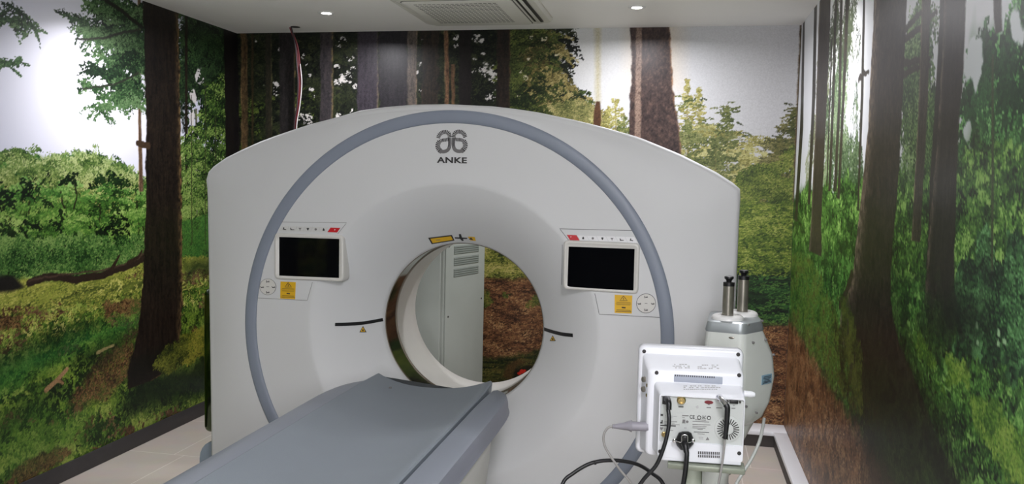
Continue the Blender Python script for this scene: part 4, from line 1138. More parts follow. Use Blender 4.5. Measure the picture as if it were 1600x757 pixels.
# ------------------------------------------------------------------ grey cabinet behind the gantry
CB = empty('electrical_cabinet', (-1.2255, 4.3, 0), rz=-math.radians(16))
setp(CB, 'sage grey metal cabinet with top louvres, seen through the bore', 'cabinet')
# local axes: x to the right (front width is negative x), y away from the viewer
box('cabinet_body', (-.52, .0, .06), (0, .445, 1.5), M['cab'], CB, bev=.004, world=False)
box('plinth', (-.50, .02, 0), (-.02, .43, .06), M['cabd'], CB, bev=.002, world=False)
box('front_door', (-.505, -.016, .08), (-.012, 0, 1.485), M['cab'], CB, bev=.003, world=False)
sp = box('side_panel', (0, .012, .08), (.008, .433, 1.485), M['cab'], CB, bev=.002, world=False)
for i in range(3):
    z1 = 1.158 - i * .062
    v = box('vent', (.006, .09, z1 - .045), (.0095, .36, z1), M['cabd'], sp, bev=.001, world=False)
    for k in range(4): box('louvre', (.008, .092, z1 - .043 + k * .0112), (.0115, .358, z1 - .0365 + k * .0112), M['cabl'], v, bev=.001, world=False)
for y, z in ((.04, 1.16), (.40, 1.17), (.04, .78), (.40, .84), (.22, 1.18)):
    lathe('screw', [(.005, 0), (.005, .003), (.002, .004)], (.008, y, z), (1, 0, 0), M['ductd'], sp, n=10, world=False)

# ------------------------------------------------------------------ ceiling cassette
A = empty('ceiling_air_conditioner', (-1.13, 4.5, H))
setp(A, 'square cream ceiling cassette air conditioner with a perforated centre panel', 'air conditioner')
ax0, ax1, ay0, ay1 = -1.515, -.755, 4.11, 4.87
ZB = H - .037


def rect_loop(d, z, r=.04):
    return [Vector((a, b, z)) for a, b in rrect(ax0 + d, ax1 - d, ay0 + d, ay1 - d, max(r - d * .3, .01))]


loft('housing', [rect_loop(0, H), rect_loop(0, H - .012), rect_loop(.012, H - .026), rect_loop(.05, ZB), rect_loop(.055, ZB - .001)], M['acw'], A, ang=25)
gx0, gx1, gy0, gy1 = -1.44, -.865, 4.17, 4.80
gp = loft('intake_panel', [[Vector((a, b, z)) for a, b in rrect(gx0 + d, gx1 - d, gy0 + d, gy1 - d, .02)] for d, z in ((0, ZB), (0, ZB - .006), (.004, ZB - .009))], M['acw'], A)
loft('panel_gap', [[Vector((a, b, z)) for a, b in rrect(gx0 - .006, gx1 + .006, gy0 - .006, gy1 + .006, .024)] for z in (ZB + .001, ZB - .0022)], M['acm'], A)
# perforation: rows of short slots
vs, fs = [], []
for i in range(18):
    for j in range(15):
        x = -1.385 + i * .0245; y = 4.215 + j * .0345
        for q in ((x, y), (x + .018, y), (x + .018, y + .012), (x, y + .012)): vs.append((q[0], q[1], ZB - .0094))
        for q in ((x, y), (x + .018, y), (x + .018, y + .012), (x, y + .012)): vs.append((q[0], q[1], ZB - .0086))
        b0 = len(vs) - 8; fs += [(b0, b0 + 1, b0 + 2, b0 + 3), (b0 + 7, b0 + 6, b0 + 5, b0 + 4)] + [(b0 + k, b0 + 4 + k, b0 + 4 + (k + 1) % 4, b0 + (k + 1) % 4) for k in range(4)]
link('grille', mesh('grille', vs, fs), M['acm'], gp)
for (lo, hi) in (((-.845, 4.16), (-.828, 4.74)), ((-.812, 4.16), (-.795, 4.76))):
    box('air_slot', (lo[0], lo[1], ZB - .0035), (hi[0], hi[1], ZB + .004), M['acd'], A, bev=.001)
box('air_flap', (-.829, 4.15, ZB - .007), (-.811, 4.76, ZB), M['acw'], A, bev=.002)
for (lo, hi) in (((-1.475, 4.18), (-1.462, 4.78)),):
    box('air_flap', (lo[0], lo[1], ZB - .003), (hi[0], hi[1], ZB), M['acw'], A, bev=.001)

# ------------------------------------------------------------------ recessed ceiling lights
def downlight(x, y, label, power, group='recessed ceiling spotlights', spread=170, size=.06):
    t = setp(empty('ceiling_spotlight', (x, y, H)), label, 'ceiling light', group)
    lathe('trim_ring', [(.046, 0), (.046, -.003), (.042, -.006), (.030, -.005), (.026, -.001), (.026, 0)], (x, y, H), (0, 0, 1), M['white'], t, n=32, cap=False)
    lathe('lens', [(.025, 0), (.025, -.0015), (.012, -.0035), (.0, -.004)], (x, y, H), (0, 0, 1), M['lamp'], t, n=24, cap=False)
    ld = bpy.data.lights.new('spotlight_glow', 'AREA'); ld.shape = 'DISK'; ld.size = size; ld.energy = power; ld.color = LCOL; ld.spread = math.radians(spread)
    lo = bpy.data.objects.new('spotlight_glow', ld); COL.objects.link(lo); lo.location = (0, 0, -.008); lo.parent = t
    return t


downlight(-2.028, 4.589, 'lit recessed spotlight in the ceiling left of the air conditioner', PW_FAR, spread=168)
downlight(-.266, 4.598, 'lit recessed spotlight in the ceiling right of the air conditioner', PW_FAR, spread=168)
downlight(-2.50, 3.72, 'recessed spotlight washing the left wall, above the edge of the picture', PW_SIDE, spread=128, size=.1)
downlight(.27, 3.72, 'recessed spotlight washing the right wall, above the edge of the picture', PW_SIDE, spread=128, size=.1)
for x, y, pw in ((-2.1, -.3, .2), (.3, .5, 1.35), (-2.1, -1.4, .15), (.3, -1.2, .9)):  # added soft panels, unseen, to fill light on the scanner front
    t = setp(empty('fill_panel_light', (x, y, H)), 'added fill panel in the ceiling behind the viewer, unseen', 'ceiling light', 'added fill panels behind the viewer')
    box('fill_panel_frame', (x - .3, y - .3, H - .012), (x + .3, y + .3, H), M['white'], t, bev=.002)
    ld = bpy.data.lights.new('fill_panel_glow', 'AREA'); ld.shape = 'SQUARE'; ld.size = .56; ld.energy = PW * pw; ld.color = LCOL
    lo = bpy.data.objects.new('fill_panel_glow', ld); COL.objects.link(lo); lo.location = (0, 0, -.014); lo.parent = t

# ------------------------------------------------------------------ loose wires hanging from the ceiling by the back wall
Wr = setp(empty('hanging_wires', (-2.45, 5.05, H)), 'bundle of thin dark red, black and white wires dangling from a ceiling hole', 'wires')
base_pts = [(458, 44), (462, 70), (466, 100), (468, 130), (465, 165), (461, 196), (460, 240)]
for k, (m_, dx, r) in enumerate((('wirer', 0, .0055), ('wirer', 2.0, .004), ('wirek', -1.5, .005), ('wirew', 3.4, .0028))):
    rnd = random.Random(k)
    pts = [at_y(x + dx * (.25 if i == 0 else 1) + rnd.uniform(-.8, .8), y, 5.05 - .01 * k) for i, (x, y) in enumerate(base_pts)]
    pts[0].z = H; pts[0].y = 5.0
    if m_ == 'wirew': pts = [p for p in pts[2:]]
    tube('wire', pts, r, M[m_], Wr, n=8)
lathe('hole_edge', [(.03, 0), (.03, -.002), (.02, -.002)], (pts[0].x - .02, 4.99, H), (0, 0, 1), M['ductd'], Wr, n=20)

# ------------------------------------------------------------------ patient monitor seen from behind
def frame_fn(root_loc, rz, rx=0.):
    R = Matrix.Rotation(rz, 3, 'Z') @ Matrix.Rotation(rx, 3, 'X'); Ri = R.inverted(); o = Vector(root_loc)
    def f(px, py, yl):
        d = Ri @ ray(px, py); c = Ri @ (CAM - o); t = (yl - c.y) / d.y; return c + d * t
    return f


ML = (.045, 2.30, .70)
MO = empty('patient_monitor', ML, rz=math.radians(3))
setp(MO, 'white patient monitor seen from behind, cables plugged into its back', 'monitor')
mf = frame_fn(ML, math.radians(3))


def mrect(x0, x1, y0, y1, yl, r):
    """rounded rectangle through photo-measured corners on the local plane y = yl"""
    a = mf(x0, y0, yl); b = mf(x1, y0, yl); c = mf(x0, y1, yl); d = mf(x1, y1, yl)
    X0, X1 = (a.x + c.x) / 2, (b.x + d.x) / 2; Z1, Z0 = (a.z + b.z) / 2, (c.z + d.z) / 2
    return X0, X1, Z0, Z1, r


def loop_of(X0, X1, Z0, Z1, r, y): return [Vector((a, y, z)) for a, z in rrect(X0, X1, Z0, Z1, r)]


# measured corners of the stepped housing
b_tl = mf(998, 540, .0); b_tr = mf(1163, 548, .0); b_bl = mf(1003, 690, 0)
X0, X1, Z1 = b_tl.x, b_tr.x, (b_tl.z + b_tr.z) / 2; Z0 = .77 - ML[2]
s1_tl = mf(1012, 578, -.055); s1_tr = mf(1163, 587, -.055)
s2_tl = mf(1030, 616, -.11); s2_tr = mf(1165, 624, -.11); s2_bl = mf(1035, 714, -.10); s2_br = mf(1162, 722, -.10)
A1 = (s1_tl.x, s1_tr.x, Z0 + .012, (s1_tl.z + s1_tr.z) / 2)
A2 = (s2_tl.x, s2_tr.x, (s2_bl.z + s2_br.z) / 2, (s2_tl.z + s2_tr.z) / 2)
loft('front_bezel', [loop_of(X0 + .006, X1 - .006, Z0 + .006, Z1 - .006, .012, .045), loop_of(X0, X1, Z0, Z1, .016, .038), loop_of(X0, X1, Z0, Z1, .016, .012), loop_of(X0 + .002, X1 - .002, Z0 + .002, Z1 - .002, .015, .004), loop_of(X0 + .008, X1 - .008, Z0 + .006, Z1 - .008, .012, 0)], M['mon'], MO, ang=50, world=False)
loft('display_glass', [loop_of(X0 + .02, X1 - .02, Z0 + .03, Z1 - .02, .004, .0455), loop_of(X0 + .02, X1 - .02, Z0 + .03, Z1 - .02, .004, .048)], M['glass'], MO, world=False)
m1 = loft('rear_housing', [loop_of(X0 + .010, X1 - .010, Z0 + .008, Z1 - .020, .014, .002), loop_of(X0 + .014, X1 - .010, Z0 + .010, Z1 - .024, .014, -.006), loop_of(A1[0] + .0, A1[1], A1[2], A1[3] + .006, .014, -.046), loop_of(A1[0] + .003, A1[1] - .002, A1[2] + .002, A1[3], .013, -.053), loop_of(A1[0] + .010, A1[1] - .006, A1[2] + .004, A1[3] - .006, .010, -.055)], M['mon'], MO, ang=50, world=False)
# connector tier: frame with recessed panel
e_tl = mf(1022, 596, -.058); e_tr = mf(1160, 604, -.058)
fz = (e_tl.z + e_tr.z) / 2
ry = -.104
r_tl = mf(1034, 619, ry); r_br = mf(1163, 699, ry)
P_ = (r_tl.x, A2[1] - .003, r_br.z + .004, A2[3] - .008)
m2 = loft('connector_housing', [loop_of(e_tl.x, A2[1] + .001, A2[2] - .002, fz, .012, -.052), loop_of(e_tl.x + .002, A2[1] + .001, A2[2] - .001, fz - .002, .012, -.062), loop_of(A2[0], A2[1], A2[2], A2[3] + .002, .008, -.106), loop_of(A2[0] + .001, A2[1] - .001, A2[2] + .001, A2[3], .007, -.110),
                               loop_of(A2[0] + .004, A2[1] - .003, P_[2] - .002, A2[3] - .004, .004, -.110), loop_of(P_[0], P_[1], P_[2], P_[3], .002, ry + .002)], M['mon'], MO, ang=45, world=False)
pn = box('connector_panel', (P_[0] - .002, ry, P_[2] - .002), (P_[1] + .002, ry + .004, P_[3] + .002), M['mong'], MO, bev=0, world=False)
box('base_lip', (A2[0] + .002, -.109, A2[2] - .008), (A2[1] - .004, -.03, A2[2] + .004), M['mon'], MO, bev=.003, world=False)

# grey plate painting the shade of the vent pocket under the handle edge
hv0 = mf(1053, 585.5, -.0556); hv1 = mf(1129, 601.5, -.0556)
hp = box('recess_shade_plate', (hv0.x, -.0562, hv1.z), (hv1.x, -.05, hv0.z), M['monrec'], m1, bev=.0018, world=False)
for i in range(19):
    p = mf(1055.5 + i * 3.35, 587.2 + i * .16, -.0566)
    box('vent_slot', (p.x - .0013, -.0570, p.z - .0022), (p.x + .0013, -.0560, p.z + .0022), M['ink'], hp, bev=0, world=False)
# screws
for px, py, yl in ((1006.5, 549.5, -.001), (1153.5, 554.5, -.001), (1026, 583, -.0555), (1155, 587, -.0555), (1031.5, 706, -.110), (1155, 709, -.110)):
    p = mf(px, py, yl)
    sc_ = lathe('screw_hole', [(.0052, -.002), (.0052, .0006), (.0036, .0012), (.0034, .0004)], p, (0, -1, 0), M['ink'], MO, n=16, world=False)
# bottom vents
for r_ in range(2):
    for i in range(12):
        p = mf(1091.5 + i * 2.9, 708 + r_ * 5.6 + i * .1, -.1105)
        box('vent_slot', (p.x - .0014, -.1112, p.z - .0038 + r_ * .001), (p.x + .0012, -.1100, p.z + .0034), M['ink'], m2, bev=0, world=False)
# speaker / fan grille
fc = mf(1137.5, 671, ry - .0006)
fan = lathe('fan_grille', [(.034, -.001), (.034, .0016), (.031, .0024), (.0, .0024)], fc, (0, -1, 0), M['mong'], MO, n=40, world=False)
for k in range(24):
    a = 2 * PI * k / 24
    q0 = fc + Vector((math.cos(a) * .0135, -.0026, math.sin(a) * .0135)); q1 = fc + Vector((math.cos(a) * .028, -.0026, math.sin(a) * .028)); s_ = Vector((-math.sin(a), 0, math.cos(a))) * .0013
    loft('fan_slot', [[q0 - s_, q0 + s_, q1 + s_, q1 - s_], [v + Vector((0, .001, 0)) for v in (q0 - s_, q0 + s_, q1 + s_, q1 - s_)]], M['ink'], fan, world=False)
# sockets
p = mf(1041, 626, ry); box('network_socket', (p.x - .010, ry - .004, p.z - .010), (p.x + .008, ry, p.z + .010), M['black'], MO, bev=.001, world=False)
p = mf(1064.5, 625.5, ry)
co = lathe('coaxial_socket', [(.0115, 0), (.0115, .002), (.0085, .003), (.0085, .012), (.0065, .012), (.0065, .006), (.003, .006), (.003, .010)], p, (0, -1, 0), M['brass'], MO, n=24, world=False)
p = mf(1107.5, 629, ry); u = lathe('serial_port', [(.009, 0), (.009, .002)], p, (0, -1, 0), M['wirer'], MO, n=20, world=False); u.scale = (1, 1, 1)
for q in u.data.vertices: q.co.x = p.x + (q.co.x - p.x) * 1.25; q.co.z = p.z + (q.co.z - p.z) * .5
p = mf(1146.5, 628, ry); v = box('video_port', (p.x - .011, ry - .005, p.z - .0048), (p.x + .011, ry, p.z + .0048), M['black'], MO, bev=.0015, world=False)
for sx in (-1, 1): lathe('port_screw', [(.003, 0), (.003, .004)], (p.x + sx * .0155, ry, p.z), (0, -1, 0), M['ductd'], v, n=10, world=False)
p = mf(1037.5, 679, ry); lathe('ground_stud', [(.007, 0), (.007, .002), (.004, .003), (.004, .009)], p, (0, -1, 0), M['brass'], MO, n=18, world=False)
p = mf(1089.5, 636.5, ry); lathe('reset_hole', [(.0035, 0), (.0035, .001)], p, (0, -1, 0), M['inkf'], MO, n=12, world=False)


def mline(px0, py0, px1, w, ink='inkg', yl=None):
    yl = ry - .0008 if yl is None else yl
    a = mf(px0, py0, yl); b = mf(px1, py0 + (px1 - px0) * .045, yl); s_ = Vector((0, 0, w / 2))
    return loft('print_line', [[a - s_, a + s_, b + s_, b - s_], [q + Vector((0, .0006, 0)) for q in (a - s_, a + s_, b + s_, b - s_)]], M[ink], pn, world=False)


def mtext(body, px, py, w_px, h_px, ink='ink', yl=None, slant=.0, parent=None, bold=.01):
    cu = bpy.data.curves.new('lettering', 'FONT'); cu.body = body; cu.size = 1; cu.offset = bold; cu.align_x = 'CENTER'; cu.extrude = .02
    to = bpy.data.objects.new('tmp_text', cu); COL.objects.link(to); bpy.context.view_layer.update()
    me = bpy.data.meshes.new_from_object(to.evaluated_get(bpy.context.evaluated_depsgraph_get())); bpy.data.objects.remove(to)
    yl = ry - .0008 if yl is None else yl
    c = mf(px, py, yl); k = (mf(px + 1, py, yl) - c).x
    xs = [v.co.x for v in me.vertices]; ys = [v.co.y for v in me.vertices]; w = max(max(xs) - min(xs), 1e-4); h = max(max(ys) - min(ys), 1e-4)
    for q in me.vertices:
        q.co = Vector((c.x + ((q.co.x - min(xs)) / w - .5) * w_px * k, yl - q.co.z * .01, c.z + ((q.co.y - min(ys)) / h - .5) * h_px * k))
    return link('lettering', me, M[ink], parent or pn, world=False)


# rating text block and symbols
for y, x0, x1, w, c in ((649, 1032, 1036, .0045, 'ink'), (650.5, 1039, 1058, .0008, 'inkf'), (653, 1039, 1052, .0008, 'inkf'), (659, 1038, 1058, .001, 'inkg'), (661.2, 1038, 1054, .001, 'inkg'), (663.4, 1038, 1062, .001, 'inkg'),
                        (665.2, 1031, 1056, .0024, 'ink'), (673, 1044, 1052, .001, 'inkg'), (650, 1066, 1076, .0024, 'inkg'), (653.4, 1066, 1070, .001, 'inkg'), (661.5, 1066, 1071, .001, 'ink'), (656.5, 1086, 1103, .0012, 'inkg'), (659, 1082, 1108, .0012, 'inkg'),
                        (663.6, 1082, 1110, .0014, 'inkg'), (666.5, 1082, 1104, .0012, 'inkg'), (669, 1082, 1102, .0012, 'inkg'), (671.4, 1090, 1098, .0014, 'inkg'), (675.5, 1084, 1108, .0013, 'ink'), (678.6, 1090, 1101, .0012, 'inkg'), (684, 1092, 1099, .0016, 'inkf'), (686.5, 1092, 1099, .0014, 'inkf'), (632.5, 1038, 1044, .0014, 'inkg'), (637.3, 1104, 1111, .0022, 'inkg'), (632.8, 1106, 1109, .0016, 'inkg'), (637.8, 1119, 1128, .002, 'inkg'), (638.5, 1143, 1149, .002, 'inkg'), (634, 1145, 1148, .0014, 'inkg'), (636.2, 1060, 1068, .0022, 'ink'), (669.5, 1069, 1073, .003, 'inkf')):
    mline(x0, y, x1, w, c)
mtext('CE', 1081.5, 652, 8, 5.8, 'ink'); mtext('EAC', 1100.3, 652.8, 5.5, 5.4, 'ink')
for px, py in ((1092.5, 653), (1107.7, 653.6)):
    p = mf(px, py, ry - .0008); lathe('symbol', [(.0052, 0), (.0052, .0006)], p, (0, -1, 0), M['ink'], pn, n=18, world=False)
    lathe('symbol', [(.0034, 0), (.0034, .0002)], p + Vector((0, -.0007, 0)), (0, -1, 0), M['mong'], pn, n=18, world=False)
p = mf(1033, 660, ry - .0008); box('symbol', (p.x - .005, ry - .0012, p.z - .004), (p.x + .004, ry - .0006, p.z), M['ink'], pn, bev=0, world=False); box('symbol', (p.x + .001, ry - .0012, p.z), (p.x + .004, ry - .0006, p.z + .005), M['ink'], pn, bev=0, world=False)
p = mf(1068.5, 659, ry - .0008); box('symbol', (p.x - .0035, ry - .0012, p.z - .003), (p.x + .0035, ry - .0006, p.z + .0045), M['inkg'], pn, bev=0, world=False)
p = mf(1073.8, 659.5, ry - .0008); lathe('symbol', [(.0034, 0), (.0034, .0005)], p, (0, -1, 0), M['inkg'], pn, n=14, world=False)
for x, y in ((1033.5, 670.5), (1105.5, 686)):
    q = [mf(x - 3, y + (-2 if x < 1050 else 2.4), ry - .001), mf(x + 3, y + (-2 if x < 1050 else 2.4), ry - .001), mf(x, y + (3 if x < 1050 else -2.6), ry - .001)]
    loft('symbol', [q, [a + Vector((0, .0006, 0)) for a in q]], M['inkg'], pn, world=False)
mline(1038.6, 672, 1039.4, .010, 'inkg')
# faint moulded lettering on the two sloping shelves
def slope_marks(px, py, w_, rows, tier, seed):
    rnd = random.Random(seed); bpy.context.view_layer.update(); dg = None
    inv = tier.matrix_world.inverted(); grp = None
    for r_ in range(rows):
        x = px
        while x < px + w_:
            l = rnd.uniform(1.2, 4)
            if rnd.random() < .75:
                P = []
                for (a, b) in ((x, py + r_ * 2.6), (x + l, py + r_ * 2.6 + .1), (x + l, py + r_ * 2.6 + 1.5), (x, py + r_ * 2.6 + 1.4)):
                    ok, loc, nrm, _ = tier.ray_cast(inv @ CAM, inv.to_3x3() @ ray(a, b).normalized())
                    if ok: P.append((loc, nrm))
                if len(P) == 4:
                    o = loft('moulded_mark', [[p + n_ * .0006 for p, n_ in P], [p - n_ * .0006 for p, n_ in P]], M['inkf'], tier, world=False)
            x += l + rnd.uniform(.4, 1)


slope_marks(1051, 569.5, 24, 3, m1, 1); slope_marks(1090, 570.5, 32, 3, m1, 2); slope_marks(1068, 603, 56, 3, m2, 3)
# side jacks on the left flank, release lever on the right
for z_ in (.62, .71):
    q = Vector((A1[0] - .008, -.028, (Z0 + (Z1 - Z0) * z_)))
    lathe('side_jack', [(.0075, -.004), (.0075, .004), (.004, .006)], q, (-1, -.9, 0), M['steel'], MO, n=16, world=False)
    lathe('side_jack', [(.006, -.004), (.006, .004), (.003, .005)], q + Vector((.012, -.016, -.012)), (-1, -.9, 0), M['brass'], MO, n=16, world=False)
q = mf(1164, 615.8, -.09); lathe('release_lever', [(.0085, 0), (.0085, .018), (.007, .024), (.0055, .028), (.0, .030)], q + Vector((-.003, 0, 0)), (1, 0, -.05), M['mon'], MO, n=20, world=False)

# stand under the monitor
SM = setp(empty('monitor_stand', (.075, 2.24, 0)), 'olive grey pole stand holding up the patient monitor', 'stand')
zt = ML[2] + A2[2] - .010
box('tray', (-.01, 2.178, zt - .016), (.185, 2.238, zt - .001), M['pole'], SM, bev=.003)
pl0 = at_y(1066, 757, 2.25).x; pl1 = at_y(1096, 757, 2.25).x
box('pole', (pl0, 2.22, .05), (pl1, 2.22 + (pl1 - pl0), zt - .014), M['pole'], SM, bev=.006)
cxp = (pl0 + pl1) / 2; cyp = 2.22 + (pl1 - pl0) / 2
lathe('hub', [(.05, .03), (.055, .06), (.04, .10), (.03, .11)], (cxp, cyp, 0), (0, 0, 1), M['pole'], SM)
for k in range(5):
    a = 2 * PI * k / 5 + .35
    if k == 1: a += .0
    e = Vector((cxp + math.cos(a) * .20, cyp + math.sin(a) * .20, .058))
    lg = tube('leg', [(cxp, cyp, .075), (cxp + math.cos(a) * .1, cyp + math.sin(a) * .1, .07), e], lambda t: .016 - .004 * t, M['pole'], SM)
    lathe('caster', [(.012, -.011), (.022, -.009), (.022, .009), (.012, .011)], (e.x, e.y, .022), (math.sin(a), -math.cos(a), 0), M['rubber'], lg, n=20)


# ------------------------------------------------------------------ cables at the monitor's back
def mw(px, py, yl):
    """room point for a photo-measured point on the monitor's local plane"""
    p = mf(px, py, yl); return Matrix.Translation(ML) @ Matrix.Rotation(math.radians(3), 4, 'Z') @ p


cb = setp(empty('network_cable', mw(1044, 634, -.12)), 'black cable with a moulded boot, plugged in at the upper left of the monitor', 'cable')
tube('cord', [mw(1044, 640, -.150), mw(1045.5, 655, -.160), mw(1044, 672, -.165), mw(1037, 700, -.170), mw(1025, 728, -.17), mw(1004, 752, -.17), mw(985, 785, -.17), mw(965, 850, -.16)], .0052, M['rubber'], cb)
tube('boot', [mw(1042, 624.5, -.110), mw(1043.5, 625.5, -.128), mw(1045, 631, -.146), mw(1045.3, 641, -.152)], lambda t: .0085 - .002 * t, M['black'], cb, n=12)
lathe('plug', [(.0075, 0), (.0075, .018), (.005, .02)], mw(1043, 624, -.1095), (0, -1, 0), M['greyplug'], cb, n=4)

pc = setp(empty('power_cord', mw(1071, 690, -.12)), 'black mains power cord hanging straight down from the monitor', 'power cord')
o8 = [(-13.5, -.5), (-8, -12.5), (-2, -14.5), (7, -14.5), (11.5, -12), (16, -1), (15, 5), (9, 12), (2, 15), (-5, 14), (-11, 7)]
ctr = (1067.5, 689.5)
lp = lambda s_, y_: [mw(ctr[0] + 1 + a * s_, ctr[1] + b * s_, y_) for a, b in o8]
plg = loft('plug', [lp(1.0, -.1045), lp(1.02, -.118), lp(.92, -.126), lp(.62, -.134), lp(.40, -.138)], M['black'], pc, ang=40)
tube('cord', [mw(1070, 697, -.134), mw(1073, 706, -.148), mw(1072.5, 722, -.152), mw(1070.5, 740, -.152), mw(1067, 765, -.15), mw(1062, 830, -.14)], .0062, M['rubber'], pc)
tube('strain_relief', [mw(1069, 692, -.130), mw(1071, 698, -.142), mw(1072.6, 708, -.150)], lambda t: .0105 - .004 * t, M['black'], pc, n=12)
tube('retaining_clip', [mw(1053, 688, -.128), mw(1058, 690.5, -.138), mw(1065, 691.2, -.140), mw(1065.5, 681.2, -.140), mw(1074.2, 681.6, -.140), mw(1074.6, 691.6, -.140), mw(1080, 691.5, -.138), mw(1083.5, 688.5, -.128)], .0013, M['chrome'], pc, n=8, sm=3)
for px in (1053.5, 1083): lathe('clip_screw', [(.005, 0), (.005, .005), (.003, .006)], mw(px, 688.5, -.124), (0, -1, 0), M['chrome'], pc, n=14)

sc_ = setp(empty('sensor_cable', mw(1125, 622, -.12)), 'metal-tipped cable with a black sleeve crossing the round fan grille', 'cable')
tube('metal_plug', [mw(1124, 622, -.112), mw(1127, 625.5, -.128), mw(1131.5, 630, -.142), mw(1135, 634.5, -.150)], lambda t: .0095 - .0025 * t, M['chrome'], sc_, n=16)
tube('sleeve', [mw(1134, 633, -.149), mw(1136.5, 638, -.152), mw(1136, 655, -.152), mw(1134.6, 672, -.150), mw(1133, 686, -.148)], lambda t: .0076 - .002 * t, M['rubber'], sc_, n=12)
tube('cord', [mw(1133, 684, -.148), mw(1131.5, 700, -.146), mw(1129.5, 718, -.145), mw(1126, 740, -.145), mw(1122, 765, -.14), mw(1116, 840, -.13)], .0030, M['greycord'], sc_)

gc = setp(empty('probe_cable', mw(1010, 666, -.03)), 'grey cable with a round plug in the left side of the monitor', 'cable')
tube('plug', [mw(1013, 667, -.045), mw(1000, 667, -.045), mw(987, 666.5, -.045)], .0125, M['greyplug'], gc, n=20, sm=2)
tube('plug_tip', [mw(987.5, 666.5, -.045), mw(982, 666.2, -.045), mw(974, 666.8, -.045), mw(957, 666.8, -.045)], lambda t: .0115 * (1 - t) ** .8 + .0048, M['greyplug'], gc, n=16)
for k in range(5):
    p = mw(957.5 + k * 3.4, 666.8, -.045); lathe('ridge', [(.0062, -.001), (.0062, .001)], p, (1, 0, 0), M['inkg'], gc, n=12)
tube('cord', [mw(958, 666.8, -.045), mw(950, 669, -.045), mw(943.5, 680, -.045), mw(944.5, 696, -.045), mw(953, 712, -.045), mw(968, 734, -.045), mw(990, 765, -.04), mw(1010, 840, -.03)], .0033, M['greycord'], gc)

lpz = setp(empty('looped_cable', at_y(950, 720, 2.45)), 'black cable bowed in a wide arc in front of the scanner', 'cable')
tube('cord', [at_y(872, 800, 2.35), at_y(879, 757, 2.38), at_y(896, 740, 2.40), at_y(925, 724, 2.42), at_y(960, 720, 2.42), at_y(995, 726, 2.40), at_y(1020, 741, 2.36), at_y(1036, 757, 2.34), at_y(1050, 800, 2.32)], .0056, M['rubber'], lpz)
for px, py in ((930, 723),): lathe('cable_tie', [(.0066, -.003), (.0066, .003)], at_y(px, py + .4, 2.42), (1, 0, .25), M['black'], lpz, n=14)

# ------------------------------------------------------------------ dual-syringe contrast injector behind the monitor
I = setp(empty('contrast_injector', (.17, 2.78, 0)), 'white dual-piston contrast injector head standing right of the scanner', 'injector')
near = Vector((.205, 2.65)); lf = Vector((.0885, 2.675)); rg = Vector((.268, 2.742)); rf = Vector((.262, 2.90)); lfr = Vector((.105, 2.90))


def isec(z, kl, kr, kd, r=.018):
    """plan section: five-sided with rounded corners; kl, kr widen left and right, kd the depth"""
    n_ = near + Vector((0, -.004 * kd)); P5 = [lf + Vector((-kl, 0)), n_, rg + Vector((kr, kr * .9)), rf + Vector((kr * .9, .0)), lfr + Vector((-kl, 0))]
    L_ = []
    for i in range(5):
        p = P5[i]; a = (P5[i - 1] - p).normalized() * r; b = (P5[(i + 1) % 5] - p).normalized() * r
        for k in range(5):
            t = k / 4; q = (p + a) * (1 - t) ** 2 + p * 2 * t * (1 - t) + (p + b) * t * t; L_.append(Vector((q.x, q.y, z)))
    return L_


def shrink(L_, s_, z=None, dx=0.):
    c = sum(L_, Vector()) / len(L_); return [Vector((c.x + (p.x - c.x) * s_ + dx, c.y + (p.y - c.y) * s_, p.z if z is None else z)) for p in L_]


top_z = 1.088
hd = loft('head_housing', [shrink(isec(.745, 0, .0, 0), .55, dx=-.012), shrink(isec(.752, 0, .0, 0), .80, dx=-.004), isec(.775, -.004, .012, 0), isec(.82, .0, .036, 1), isec(.90, .004, .049, 1), isec(.97, .003, .040, 1), isec(1.02, .0, .018, 0), isec(1.054, -.003, .002, 0)], M['inj'], I, ang=40)
loft('head_cap', [isec(1.054, -.001, .004, 0), isec(1.058, .001, .006, 0), isec(1.076, -.003, .0, 0), shrink(isec(1.085, -.003, .0, 0), .97), shrink(isec(1.089, -.003, .0, 0), .90)], M['injg'], I, ang=40)
for (px, yy, dr) in ((1137.5, 2.725, 0), (1160.0, 2.825, 1)):
    cx_ = at_y(px, 480, yy).x
    lathe('collar', [(.050, 1.084), (.050, 1.094), (.046, 1.100), (.040, 1.103), (.027, 1.103), (.0265, 1.097), (.02, 1.097)], (cx_, yy, 0), (0, 0, 1), M['white'], I, n=40)
    pz = lathe('piston', [(.0175, 1.095), (.0175, 1.205 + dr * .012), (.016, 1.206 + dr * .012)], (cx_, yy, 0), (0, 0, 1), M['steel'], I, n=32)
    z_ = 1.206 + dr * .012
    lathe('piston_tip', [(.0178, z_ - .012), (.0178, z_), (.008, z_ + .001), (.009, z_ + .006), (.0145, z_ + .012), (.0145, z_ + .018), (.012, z_ + .019)], (cx_, yy, 0), (0, 0, 1), M['black'], pz, n=28)
